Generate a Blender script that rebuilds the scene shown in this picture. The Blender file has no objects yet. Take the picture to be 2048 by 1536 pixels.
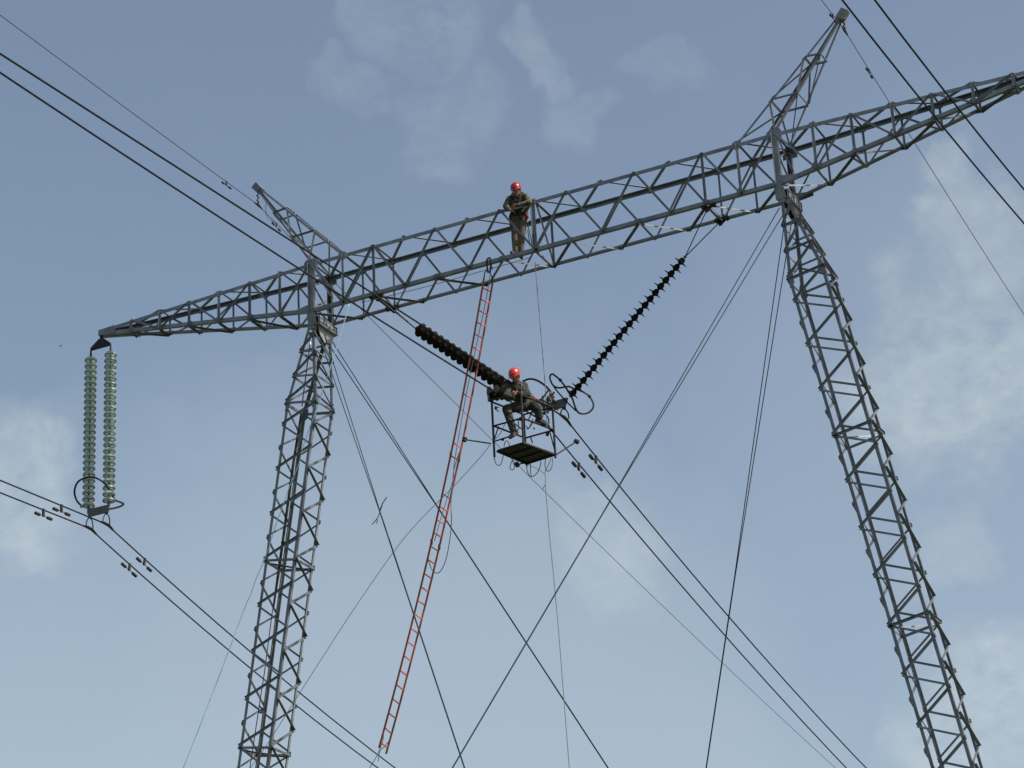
import bpy, bmesh, math, random
from mathutils import Vector as V, Matrix, noise
random.seed(7)
scene = bpy.context.scene
col = scene.collection

# ---------------------------------------------------------------- camera
U = 0.83                      # metres per tower unit
Z0 = 30.1013*U + 1.6          # height of the crossarm's top chords above the ground
def W(x, y, z): return V((x*U, y*U, z*U + Z0))
CR = V((0.88917433, 0.45480577, -0.05020687))
CU = V((0.22257065, -0.33403114, 0.91590693))
CF = V((-0.3997891, 0.8255755, 0.39823833))
CP = W(24.57540509, -53.03274158, -30.10127524)
cam = bpy.data.cameras.new('camera'); camo = bpy.data.objects.new('camera', cam); col.objects.link(camo)
camo.matrix_world = Matrix(((CR.x, CU.x, -CF.x, CP.x), (CR.y, CU.y, -CF.y, CP.y), (CR.z, CU.z, -CF.z, CP.z), (0, 0, 0, 1)))
FPX = 5209.4
cam.sensor_width = 36.0; cam.lens = 36.0*FPX/2048; cam.clip_start = 0.5; cam.clip_end = 20000
scene.camera = camo

def at(u, v, y=0.0):          # survey helper: point of the real plane Y = y (tower units) seen in that direction
    d = CR*((u-1024)/FPX) + CU*(-(v-768)/FPX) + CF
    return CP + d*((y*U - CP.y)/d.y)
DY = -2.2                     # the cage and its worker hang a little in front of the tower's own plane
def atc(u, v, y): return at(u, v, y + DY)
def px(P):                    # apparent size, used only to rank braces by how large they show
    d = P - CP; k = FPX/d.dot(CF); return (1024 + d.dot(CR)*k, 768 - d.dot(CU)*k)

# ---------------------------------------------------------------- world, sun, exposure
SUN = V((0.70, 0.03, 0.70)).normalized()
world = bpy.data.worlds.new('World'); scene.world = world; world.use_nodes = True
nt = world.node_tree; N = nt.nodes; L = nt.links
for n in list(N): N.remove(n)
def node(t, **kw):
    n = N.new(t)
    for k, v in kw.items(): setattr(n, k, v)
    return n
def setin(n, i, v):
    if hasattr(v, 'is_output') or isinstance(v, bpy.types.NodeSocket): L.new(v, n.inputs[i])
    else: n.inputs[i].default_value = v
def m(op, a, b=None, c=None, clamp=False):
    n = node('ShaderNodeMath', operation=op, use_clamp=clamp); setin(n, 0, a)
    if b is not None: setin(n, 1, b)
    if c is not None: setin(n, 2, c)
    return n.outputs[0]
out = node('ShaderNodeOutputWorld'); bg = node('ShaderNodeBackground'); L.new(bg.outputs[0], out.inputs[0])
sky = node('ShaderNodeTexSky', sky_type='NISHITA', sun_disc=False)
sky.sun_elevation = math.asin(SUN.z); sky.sun_rotation = math.atan2(SUN.x, SUN.y)
sky.air_density = 1.0; sky.dust_density = 2.2; sky.ozone_density = 1.4; sky.altitude = 100
tc = node('ShaderNodeTexCoord'); D = tc.outputs['Generated']
def warp(vec, scale, amp, off):
    mp = node('ShaderNodeMapping'); L.new(vec, mp.inputs[0]); mp.inputs['Location'].default_value = off
    n = node('ShaderNodeTexNoise'); L.new(mp.outputs[0], n.inputs['Vector']); n.inputs['Scale'].default_value = scale; n.inputs['Detail'].default_value = 5
    sb = node('ShaderNodeVectorMath', operation='SUBTRACT'); L.new(n.outputs['Color'], sb.inputs[0]); sb.inputs[1].default_value = (.5, .5, .5)
    sc_ = node('ShaderNodeVectorMath', operation='SCALE'); L.new(sb.outputs[0], sc_.inputs[0]); sc_.inputs['Scale'].default_value = amp
    ad = node('ShaderNodeVectorMath', operation='ADD'); L.new(vec, ad.inputs[0]); L.new(sc_.outputs[0], ad.inputs[1])
    nm = node('ShaderNodeVectorMath', operation='NORMALIZE'); L.new(ad.outputs[0], nm.inputs[0]); return nm.outputs[0]
DW = warp(warp(D, 17, .075, (1, 4, 2)), 62, .026, (5, 1, 7))
def noise_tex(scale, detail, rough, dist=0.0, stretch=(1, 1, 1), off=(0, 0, 0)):
    mp = node('ShaderNodeMapping'); L.new(D, mp.inputs[0]); mp.inputs['Scale'].default_value = stretch; mp.inputs['Location'].default_value = off
    n = node('ShaderNodeTexNoise'); L.new(mp.outputs[0], n.inputs['Vector'])
    n.inputs['Scale'].default_value = scale; n.inputs['Detail'].default_value = detail
    n.inputs['Roughness'].default_value = rough; n.inputs['Distortion'].default_value = dist
    return n.outputs['Fac']
n_big = noise_tex(26, 8, 0.6, 0.5, (1, 1, 1.2))
n_fine = noise_tex(95, 7, 0.62, 0.4, (1, 1, 1.4), (3, 1, 2))
wisp = m('ADD', m('MULTIPLY', n_big, 0.62), m('MULTIPLY', n_fine, 0.38))
wisp = m('MULTIPLY', m('SUBTRACT', wisp, 0.31), 2.7, clamp=True)
# individual small clouds: direction, angular radius (degrees), density
CLOUDS = [((-0.4013, 0.774, 0.4898), 1.0, .19), ((-0.3587, 0.7812, 0.5109), 0.65, .24), ((-0.3526, 0.7964, 0.4913), 0.65, .17),
          ((-0.3152, 0.804, 0.5043), 0.6, .14), ((-0.2456, 0.8878, 0.3892), 1.9, .56), ((-0.2177, 0.8738, 0.4349), 1.1, .38),
          ((-0.3778, 0.8624, 0.3369), 1.2, .26), ((-0.2616, 0.9077, 0.3282), 0.9, .28), ((-0.5678, 0.7385, 0.3637), 1.5, .50),
          ((-0.2593, 0.932, 0.2535), 1.7, .60), ((-0.3925, 0.753, 0.5281), 1.2, .22), ((-0.4254, 0.7518, 0.5039), 0.6, .18),
          ((-0.47, 0.85, 0.23), 8.5, .30), ((-0.24, 0.90, 0.36), 6.0, .12), ((-.56, .79, .25), 6.0, .26)]
rng = random.Random(5)
for i in range(14):           # the rest of the sky, outside the picture
    az = rng.uniform(0, 2*math.pi); el = rng.uniform(.1, 1.2)
    d = V((math.sin(az)*math.cos(el), math.cos(az)*math.cos(el), math.sin(el)))
    if d.dot(CF) > 0.93: continue
    CLOUDS.append((tuple(d), rng.uniform(2, 6), rng.uniform(.25, .45)))
mask = None; veil = None
for d, r, k in CLOUDS:
    dp = node('ShaderNodeVectorMath', operation='DOT_PRODUCT'); L.new(DW, dp.inputs[0]); dp.inputs[1].default_value = V(d).normalized()
    mr = node('ShaderNodeMapRange', interpolation_type='SMOOTHERSTEP'); L.new(dp.outputs['Value'], mr.inputs[0])
    mr.inputs[1].default_value = math.cos(math.radians(r*1.6)); mr.inputs[2].default_value = 1.0 - (1-math.cos(math.radians(r)))*0.03
    mr.inputs[3].default_value = 0; mr.inputs[4].default_value = k
    if r >= 5 and V(d).dot(CF) > .93: veil = mr.outputs[0] if veil is None else m('MAXIMUM', veil, mr.outputs[0])
    else: mask = mr.outputs[0] if mask is None else m('MAXIMUM', mask, mr.outputs[0])
mask = m('MULTIPLY', mask, wisp)
haze = m('ADD', m('ADD', mask, m('MULTIPLY', veil, .85)), m('MULTIPLY', n_big, 0.03))
mix = node('ShaderNodeMix', data_type='RGBA'); L.new(haze, mix.inputs[0])
tint = node('ShaderNodeMix', data_type='RGBA', blend_type='MULTIPLY'); tint.inputs[0].default_value = 1
L.new(sky.outputs[0], tint.inputs[6]); tint.inputs[7].default_value = (1.29, 1.16, 1.01, 1)
L.new(tint.outputs[2], mix.inputs[6]); mix.inputs[7].default_value = (4.6, 5.15, 5.2, 1)
L.new(mix.outputs[2], bg.inputs[0]); bg.inputs[1].default_value = 0.11

sl = bpy.data.lights.new('sun', 'SUN'); sl.energy = 5.0; sl.angle = math.radians(0.5); sl.color = (1, .955, .88)
so = bpy.data.objects.new('sun', sl); col.objects.link(so); so.rotation_euler = SUN.to_track_quat('Z', 'Y').to_euler()
so.location = (20, 0, 60)
scene.view_settings.view_transform = 'Standard'; scene.view_settings.look = 'None'
scene.view_settings.exposure = 0.33; scene.view_settings.gamma = 1.0; scene.view_settings.use_curve_mapping = False
scene.render.resolution_x = 1024; scene.render.resolution_y = 768

# ---------------------------------------------------------------- materials
def mat(name, c1, c2=None, scale=8.0, rough=0.6, metal=0.0, bump=0.0, spec=0.4, **kw):
    mt = bpy.data.materials.new(name); mt.use_nodes = True; t = mt.node_tree; b = t.nodes['Principled BSDF']
    b.inputs['Roughness'].default_value = rough; b.inputs['Metallic'].default_value = metal
    b.inputs['Specular IOR Level'].default_value = spec
    tcn = t.nodes.new('ShaderNodeTexCoord'); nz = t.nodes.new('ShaderNodeTexNoise')
    t.links.new(tcn.outputs['Object'], nz.inputs['Vector']); nz.inputs['Scale'].default_value = scale; nz.inputs['Detail'].default_value = 6
    rp = t.nodes.new('ShaderNodeValToRGB'); rp.color_ramp.elements[0].position = .35; rp.color_ramp.elements[1].position = .65
    rp.color_ramp.elements[0].color = (*c1, 1); rp.color_ramp.elements[1].color = (*(c2 or tuple(x*.75 for x in c1)), 1)
    t.links.new(nz.outputs['Fac'], rp.inputs[0]); t.links.new(rp.outputs[0], b.inputs['Base Color'])
    if bump:
        bp = t.nodes.new('ShaderNodeBump'); bp.inputs['Strength'].default_value = bump; bp.inputs['Distance'].default_value = .02
        t.links.new(nz.outputs['Fac'], bp.inputs['Height']); t.links.new(bp.outputs[0], b.inputs['Normal'])
    for k, v in kw.items(): b.inputs[k].default_value = v
    return mt
M = {}
M['steel'] = mat('galvanised_steel', (.185, .205, .222), (.12, .135, .15), 3.5, .36, .3)
t_ = M['steel'].node_tree; oi = t_.nodes.new('ShaderNodeObjectInfo'); mrr = t_.nodes.new('ShaderNodeMapRange'); mrr.inputs[3].default_value = .72; mrr.inputs[4].default_value = 1.12
t_.links.new(oi.outputs['Random'], mrr.inputs[0]); mm = t_.nodes.new('ShaderNodeMix'); mm.data_type = 'RGBA'; mm.blend_type = 'MULTIPLY'; mm.inputs[0].default_value = 1
b_ = t_.nodes['Principled BSDF']; src = b_.inputs['Base Color'].links[0].from_socket; t_.links.new(src, mm.inputs[6]); t_.links.new(mrr.outputs[0], mm.inputs[7])
nr = t_.nodes.new('ShaderNodeTexNoise'); nr.inputs['Scale'].default_value = 9; nr.inputs['Detail'].default_value = 8; tcr = t_.nodes.new('ShaderNodeTexCoord'); t_.links.new(tcr.outputs['Object'], nr.inputs['Vector'])
rr_ = t_.nodes.new('ShaderNodeMapRange'); rr_.inputs[1].default_value = .62; rr_.inputs[2].default_value = .74; rr_.inputs[4].default_value = .6; t_.links.new(nr.outputs['Fac'], rr_.inputs[0])
m2_ = t_.nodes.new('ShaderNodeMix'); m2_.data_type = 'RGBA'; t_.links.new(rr_.outputs[0], m2_.inputs[0]); t_.links.new(mm.outputs[2], m2_.inputs[6]); m2_.inputs[7].default_value = (.11, .085, .065, 1); t_.links.new(m2_.outputs[2], b_.inputs['Base Color'])
M['plate'] = mat('galvanised_plate', (.27, .285, .30), (.19, .20, .215), 5, .45, .2)
M['dark'] = mat('forged_fitting', (.016, .018, .021), (.03, .03, .03), 20, .55, .2, 0, .25)
M['cage'] = mat('black_tube', (.010, .011, .013), (.018, .018, .02), 15, .55, 0, 0, .2)
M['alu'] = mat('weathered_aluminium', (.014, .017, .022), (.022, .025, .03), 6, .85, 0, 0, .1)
M['guy'] = mat('guy_strand', (.025, .034, .042), (.04, .048, .056), 4, .8, 0, 0, .1)
M['weight'] = mat('damper_weight', (.05, .049, .048), (.035, .034, .033), 14, .85, 0, 0, .1)
def glass_mat():
    mt = bpy.data.materials.new('green_glass'); mt.use_nodes = True; t = mt.node_tree
    for n in list(t.nodes): t.nodes.remove(n)
    o = t.nodes.new('ShaderNodeOutputMaterial'); tr = t.nodes.new('ShaderNodeBsdfTransparent'); tr.inputs[0].default_value = (.76, .92, .85, 1)
    tl = t.nodes.new('ShaderNodeBsdfTranslucent'); gl = t.nodes.new('ShaderNodeBsdfGlossy'); gl.inputs['Roughness'].default_value = .13
    nz = t.nodes.new('ShaderNodeTexNoise'); nz.inputs['Scale'].default_value = 9; tcn = t.nodes.new('ShaderNodeTexCoord'); t.links.new(tcn.outputs['Object'], nz.inputs['Vector'])
    rp = t.nodes.new('ShaderNodeValToRGB'); rp.color_ramp.elements[0].color = (.74, .88, .80, 1); rp.color_ramp.elements[1].color = (.84, .94, .88, 1)
    t.links.new(nz.outputs['Fac'], rp.inputs[0]); t.links.new(rp.outputs[0], tl.inputs[0])
    df = t.nodes.new('ShaderNodeBsdfDiffuse'); t.links.new(rp.outputs[0], df.inputs[0]); m0 = t.nodes.new('ShaderNodeMixShader'); m0.inputs[0].default_value = .4
    t.links.new(tl.outputs[0], m0.inputs[1]); t.links.new(df.outputs[0], m0.inputs[2])
    m1 = t.nodes.new('ShaderNodeMixShader'); m1.inputs[0].default_value = .6; t.links.new(tr.outputs[0], m1.inputs[1]); t.links.new(m0.outputs[0], m1.inputs[2])
    fr = t.nodes.new('ShaderNodeFresnel'); fr.inputs[0].default_value = 1.5
    m2 = t.nodes.new('ShaderNodeMixShader'); t.links.new(fr.outputs[0], m2.inputs[0]); t.links.new(m1.outputs[0], m2.inputs[1]); t.links.new(gl.outputs[0], m2.inputs[2])
    t.links.new(m2.outputs[0], o.inputs[0]); return mt
M['glass'] = glass_mat()
M['yoke'] = mat('dull_yoke_steel', (.11, .115, .12), (.08, .083, .087), 9, .6, .2)
M['cap'] = mat('insulator_cap', (.06, .06, .055), (.10, .09, .07), 20, .6, .2)
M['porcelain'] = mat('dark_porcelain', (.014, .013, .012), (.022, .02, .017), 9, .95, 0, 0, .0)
M['orange'] = mat('orange_fibreglass', (.62, .19, .10), (.50, .15, .08), 9, .5)
M['rail'] = mat('dark_red_fibreglass', (.26, .065, .038), (.17, .042, .028), 9, .6, 0, 0, .2)
M['rope'] = mat('grey_rope', (.12, .125, .13), (.17, .17, .17), 30, .9)
M['bluerope'] = mat('pale_blue_rope', (.30, .52, .60), (.42, .62, .68), 12, .8)
M['lightrope'] = mat('pale_rope', (.36, .33, .30), (.26, .24, .22), 30, .9)
M['red'] = mat('red_helmet', (.27, .012, .02), (.24, .010, .017), 4, .25, 0, 0, .5)
M['orangered'] = mat('orange_red_helmet', (.44, .035, .022), (.40, .03, .02), 4, .25, 0, 0, .5)
M['skin'] = mat('skin', (.25, .135, .09), (.20, .105, .07), 18, .6)
M['boot'] = mat('boot_leather', (.025, .02, .016), (.045, .033, .025), 22, .7)
M['web'] = mat('harness_webbing', (.022, .022, .024), (.04, .04, .042), 40, .85)
M['strapred'] = mat('red_strap', (.42, .07, .04), (.32, .05, .03), 30, .8)
M['redrod'] = mat('red_insulating_rod', (.20, .045, .045), (.13, .035, .035), 12, .5)
M['chrome'] = mat('bright_buckle', (.75, .75, .75), (.7, .7, .7), 5, .15, 1)
M['wood'] = mat('platform_boards', (.05, .045, .04), (.03, .028, .025), 12, .75)
M['hair'] = mat('dark_hair', (.02, .015, .012), (.03, .02, .015), 30, .8)
M['white'] = mat('eye_white', (.7, .7, .68), (.65, .65, .62), 5, .3)
def camo_mat(name, cs, scale):
    mt = bpy.data.materials.new(name); mt.use_nodes = True; t = mt.node_tree; b = t.nodes['Principled BSDF']
    b.inputs['Roughness'].default_value = .9; b.inputs['Specular IOR Level'].default_value = .15
    tcn = t.nodes.new('ShaderNodeTexCoord'); nz = t.nodes.new('ShaderNodeTexNoise'); nz.inputs['Scale'].default_value = scale
    nz.inputs['Detail'].default_value = 2; nz.inputs['Distortion'].default_value = .8
    t.links.new(tcn.outputs['Object'], nz.inputs['Vector'])
    rp = t.nodes.new('ShaderNodeValToRGB'); rp.color_ramp.interpolation = 'CONSTANT'
    e = rp.color_ramp.elements; e[0].position = 0; e[0].color = (*cs[0], 1); e[1].position = .44; e[1].color = (*cs[1], 1)
    for p_, c_ in ((.52, cs[2]), (.6, cs[3])):
        x = e.new(p_); x.color = (*c_, 1)
    t.links.new(nz.outputs['Fac'], rp.inputs[0]); t.links.new(rp.outputs[0], b.inputs['Base Color'])
    w = t.nodes.new('ShaderNodeTexNoise'); w.inputs['Scale'].default_value = 11; w.inputs['Detail'].default_value = 3; w.inputs['Distortion'].default_value = 1.2
    t.links.new(tcn.outputs['Object'], w.inputs['Vector'])
    bp = t.nodes.new('ShaderNodeBump'); bp.inputs['Strength'].default_value = .9; bp.inputs['Distance'].default_value = .05
    t.links.new(w.outputs['Fac'], bp.inputs['Height']); t.links.new(bp.outputs[0], b.inputs['Normal'])
    return mt
M['camo'] = camo_mat('camouflage_cloth', ((.025, .03, .022), (.07, .072, .048), (.15, .135, .095), (.04, .045, .035)), 11)
M['trousers'] = camo_mat('olive_trousers', ((.075, .07, .05), (.115, .10, .075), (.14, .125, .095), (.085, .08, .06)), 7)
M['greycloth'] = camo_mat('grey_green_cloth', ((.020, .024, .020), (.033, .039, .032), (.055, .058, .048), (.025, .029, .024)), 9)
M['grass'] = mat('grass_ground', (.04, .055, .02), (.065, .07, .032), .6, .95)
M['concrete'] = mat('concrete', (.32, .31, .29), (.25, .24, .23), 6, .9)

# ---------------------------------------------------------------- object helpers
def link(name, bm, material, parent=None, smooth=False):
    me = bpy.data.meshes.new(name); bm.normal_update(); bm.to_mesh(me); bm.free()
    if isinstance(material, str): me.materials.append(M[material])
    else:
        for k in material: me.materials.append(M[k])
    if smooth:
        for p in me.polygons: p.use_smooth = True
    o = bpy.data.objects.new(name, me); col.objects.link(o)
    if parent is not None:
        o.parent = parent
        o.matrix_parent_inverse = parent.matrix_basis.inverted()
    return o
def tag(o, label=None, cat=None, group=None, kind=None):
    if label: o['label'] = label
    if cat: o['category'] = cat
    if group: o['group'] = group
    if kind: o['kind'] = kind
    return o
def empty(name, loc, label, cat, group=None):
    o = bpy.data.objects.new(name, None); o.location = loc; o.empty_display_size = .3; col.objects.link(o)
    return tag(o, label, cat, group)
def ortho(d):
    a = V((0, 0, 1)) if abs(d.z) < .9 else V((1, 0, 0))
    x = d.cross(a).normalized(); return x, d.cross(x).normalized()
def prism(bm, prof, P0, P1, x, y):           # extrude 2-D profile (list of (a,b)) along P0-P1
    r0 = [bm.verts.new(P0 + x*a + y*b) for a, b in prof]; r1 = [bm.verts.new(P1 + x*a + y*b) for a, b in prof]
    n = len(prof)
    for i in range(n): bm.faces.new((r0[i], r0[(i+1) % n], r1[(i+1) % n], r1[i]))
    bm.faces.new(r0[::-1]); bm.faces.new(r1)
def angle(bm, P0, P1, d1, d2, b1, b2=None, t=.009):   # steel angle: corner on P0-P1, one flange along d1, one along d2
    b2 = b2 or b1
    d = (P1-P0).normalized(); d1 = (d1 - d*d1.dot(d)).normalized(); d2 = (d2 - d*d2.dot(d)); d2 = (d2 - d1*d2.dot(d1)).normalized()
    prism(bm, [(0, 0), (b1, 0), (b1, t), (t, t), (t, b2), (0, b2)], P0, P1, d1, d2)
def bar(bm, P0, P1, w, h=None, up=None):
    h = h or w; d = (P1-P0).normalized()
    x = d.cross(up or V((0, 0, 1)))
    if x.length < 1e-3: x = d.cross(V((0, 1, 0)))
    x.normalize(); y = d.cross(x).normalized()
    prism(bm, [(-w/2, -h/2), (w/2, -h/2), (w/2, h/2), (-w/2, h/2)], P0, P1, x, y)
def tube(bm, pts, r, n=8, closed=False):
    pts = [V(p) for p in pts]; rings = []; k = len(pts)
    px_ = None
    for i, p in enumerate(pts):
        a = pts[(i-1) % k] if (closed or i > 0) else p; b = pts[(i+1) % k] if (closed or i < k-1) else p
        d = (b-a).normalized()
        if px_ is None: x, y = ortho(d)
        else:
            x = (px_ - d*px_.dot(d)).normalized(); y = d.cross(x)
        px_ = x
        rr = r[i] if isinstance(r, (list, tuple)) else r
        rings.append([bm.verts.new(p + (x*math.cos(2*math.pi*j/n) + y*math.sin(2*math.pi*j/n))*rr) for j in range(n)])
    for i in range(k if closed else k-1):
        A, B = rings[i], rings[(i+1) % k]
        for j in range(n): bm.faces.new((A[j], A[(j+1) % n], B[(j+1) % n], B[j]))
    if not closed: bm.faces.new(rings[0][::-1]); bm.faces.new(rings[-1])
def spline(pts, sub=8, closed=False):
    pts = [V(p) for p in pts]; n = len(pts); res = []
    for i in range(n if closed else n-1):
        if closed: p0, p1, p2, p3 = pts[i-1], pts[i], pts[(i+1) % n], pts[(i+2) % n]
        else: p0, p1, p2, p3 = pts[max(i-1, 0)], pts[i], pts[i+1], pts[min(i+2, n-1)]
        for j in range(sub):
            t = j/sub; res.append(.5*((2*p1) + (p2-p0)*t + (2*p0-5*p1+4*p2-p3)*t*t + (3*p1-p0-3*p2+p3)*t**3))
    if not closed: res.append(pts[-1])
    return res
def ball(bm, c, r, n=10, sc=(1, 1, 1)):
    mtx = Matrix.Translation(c) @ Matrix.Diagonal((r*sc[0], r*sc[1], r*sc[2], 1))
    bmesh.ops.create_uvsphere(bm, u_segments=n+4, v_segments=n, radius=1, matrix=mtx)
def plate(bm, pts, nrm, t=.012):             # flat polygon plate with thickness
    nrm = V(nrm).normalized()*t*.5
    a = [bm.verts.new(V(p)-nrm) for p in pts]; b = [bm.verts.new(V(p)+nrm) for p in pts]; n = len(pts)
    bm.faces.new(a[::-1]); bm.faces.new(b)
    for i in range(n): bm.faces.new((a[i], a[(i+1) % n], b[(i+1) % n], b[i]))
def lathe(bm, prof, P, axis, n=18):          # prof: (radius, distance along axis)
    x, y = ortho(axis); rings = []
    for r, z in prof:
        rings.append([bm.verts.new(P + axis*z + (x*math.cos(2*math.pi*j/n)+y*math.sin(2*math.pi*j/n))*max(r, .0005)) for j in range(n)])
    for A, B in zip(rings, rings[1:]):
        for j in range(n): bm.faces.new((A[j], A[(j+1) % n], B[(j+1) % n], B[j]))
    bm.faces.new(rings[0][::-1]); bm.faces.new(rings[-1])

# ---------------------------------------------------------------- ground
bm = bmesh.new()
S = 3000; n = 60
vs = [[bm.verts.new((S*(2*i/n-1)*abs(2*i/n-1), S*(2*j/n-1)*abs(2*j/n-1), 0)) for j in range(n+1)] for i in range(n+1)]
for i in range(n):
    for j in range(n): bm.faces.new((vs[i][j], vs[i+1][j], vs[i+1][j+1], vs[i][j+1]))
tag(link('ground', bm, 'grass'), 'flat grassy field under the power line', kind='structure')

# ---------------------------------------------------------------- the guyed portal tower
AH, HH, TT, ZT = 6.4845, 1.34, 13.45, -0.04
XN = [0, .93, 1.86, 2.79, 3.70, 4.60, 5.52, 6.4845, 7.45, 8.41, 9.41, 10.38, 11.36, 12.33]
ZC = {'A': .04, 'B': .02, 'C': -HH-.02, 'D': -HH-.045}
YC = {'A': -.5, 'B': .5, 'C': -.5, 'D': .5}
def chord(k, X):
    s = (abs(X)-AH)/(TT-AH); s = max(s, 0.0)
    z = ZC[k]*(1-s) + (ZT + (.07 if k in 'AB' else -.07))*s
    y = YC[k]*(1-s) + (.10 if YC[k] > 0 else -.10)*s
    return W(X, y, z)
tower = empty('transmission_tower', W(0, 0, -Z0/U), 'guyed grey lattice steel portal tower with a long tilted crossarm and two peaks', 'tower')
bpy.context.view_layer.update()
INW = {'A': (V((0, 0, -1)), V((0, 1, 0))), 'B': (V((0, 0, -1)), V((0, -1, 0))), 'C': (V((0, 0, 1)), V((0, 1, 0))), 'D': (V((0, 0, 1)), V((0, -1, 0)))}
bm = bmesh.new()
for k in 'ABCD':
    d1, d2 = INW[k]; w = .082
    for X0, X1 in ((-TT, -AH), (-AH, AH), (AH, TT)):
        angle(bm, chord(k, X0), chord(k, X1), d1, d2, w, w, .010)
# tip boxes and end plates
for s in (-1, 1):
    c = [chord(k, s*TT) for k in 'ABDC']
    plate(bm, [V((p.x + s*.006, p.y, p.z)) for p in c], (s, 0, 0), .012)
    for yy in (-1, 1):
        plate(bm, [W(s*TT, yy*.11, ZT+.075), W(s*(TT-.55), yy*.142, ZT+.082), W(s*(TT-.55), yy*.142, ZT-.165), W(s*TT, yy*.11, ZT-.075)], (0, 1, 0), .012)
    # gussets where arms meet the mast heads (bottom chords)
    for yy in (-.515, .515):
        zb = -HH-.02 if yy < 0 else -HH-.045
        plate(bm, [W(s*6.45, yy, zb-.02), W(s*6.45, yy, zb+.24), W(s*6.98, yy*.985, zb+.15), W(s*6.98, yy*.985, zb+.04)], (0, 1, 0), .012)
        plate(bm, [W(s*5.40, yy, -.08), W(s*5.40, yy, .06), W(s*5.48, yy, .10), W(s*5.58, yy, .10), W(s*5.64, yy, .05), W(s*5.64, yy, -.08), W(s*5.57, yy, -.13), W(s*5.47, yy, -.13)], (0, 1, 0), .012)
        plate(bm, [W(s*6.3, yy, -.2), W(s*6.3, yy, .08), W(s*6.42, yy, .16), W(s*6.62, yy, .14), W(s*6.68, yy, .05), W(s*6.68, yy, -.2)], (0, 1, 0), .012)
# small joint plates with bolts at every node
for i, X in enumerate(XN):
    for s in ((-1, 1) if i else (1,)):
        for k in 'ABCD':
            P = chord(k, s*X); oy = -1 if YC[k] < 0 else 1; dz = -.05 if k in 'AB' else .05
            P = P + V((0, oy*.008, dz))
            bmesh.ops.create_cube(bm, size=1, matrix=Matrix.Translation(P) @ Matrix.Diagonal((.13, .006, .085, 1)))
            for q in (-.04, .04): bmesh.ops.create_cube(bm, size=1, matrix=Matrix.Translation(P+V((q, oy*.020, 0))) @ Matrix.Diagonal((.022, .022, .022, 1)))
            P2 = chord(k, s*X) + V((s*.02, 0, .012 if k in 'AB' else -.012))
            if i % 2 == 0 and k == 'A': bmesh.ops.create_cube(bm, size=1, matrix=Matrix.Translation(P2+V((0, .02, .012))) @ Matrix.Diagonal((.07, .05, .035, 1)))
crossarm = link('crossarm', bm, 'steel', tower)

BR = []      # every brace: (parent key, P0, P1, normal, width)
def brace(par, P0, P1, nrm, w=.05, w2=None, side=None): BR.append((par, P0, P1, V(nrm).normalized(), w, w2, side))
FACE = {'AC': (0, -1, 0), 'BD': (0, 1, 0), 'AB': (0, 0, 1), 'CD': (0, 0, -1)}
def cb(k0, i0, k1, i1, w=.045):
    for f, nv in FACE.items():
        if k0 in f and k1 in f: nrm = nv
    def g_(i): return math.copysign(XN[abs(i)], i)
    P0 = chord(k0, g_(i0)); P1 = chord(k1, g_(i1)); nn = V(nrm)
    d = (P1-P0).normalized()
    if k0+k1 in ('AC', 'CA', 'BD', 'DB'): P0 = P0 - d*.0; P1 = P1 + d*.0
    else: P0 = P0 + d*.005; P1 = P1 - d*.005
    brace('crossarm', P0 + nn*.014, P1 + nn*.014, nn, w)
for s in (-1, 1):
    for i in range(0, 13):
        j = i+1; a, b = s*i, s*j
        odd, ev = (a, b) if i % 2 else (b, a)
        if not (i == 0 and s == -1 and False):
            w = .045 if i < 7 else .042
            cb('A', odd, 'C', ev, .06 if (i in (4, 5, 6) and s < 0) else w)
            cb('A', ev, 'B', odd, .055); cb('B', ev, 'D', odd, w); cb('C', odd, 'D', ev, .055)
    for i in list(range(7, 14)):
        a = s*i
        cb('A', a, 'C', a, .055 if i > 7 else .1); cb('B', a, 'D', a, .05 if i > 7 else .1); cb('C', a, 'D', a, .06)
        cb('A', a, 'B', a, .045)
    cb('A', s*6, 'C', s*6, .05); cb('A', s*5, 'C', s*5, .05); cb('B', s*6, 'D', s*6, .045); cb('B', s*5, 'D', s*5, .045)
    cb('C', s*5, 'D', s*5, .075); cb('A', s*6, 'B', s*6, .05); cb('A', s*5, 'B', s*5, .045)
cb('A', 0, 'C', 0, .085); cb('B', 0, 'D', 0, .055); cb('A', 0, 'B', 0, .06); cb('C', 0, 'D', 0, .075)
brace('crossarm', chord('C', .03)+V((0, .02, .05)), chord('B', .0)+V((0, -.02, -.05)), (1, 0, 0), .05)
brace('crossarm', chord('A', .05)+V((0, .02, -.05)), chord('D', .0)+V((0, -.02, .05)), (1, 0, 0), .045)

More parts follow.
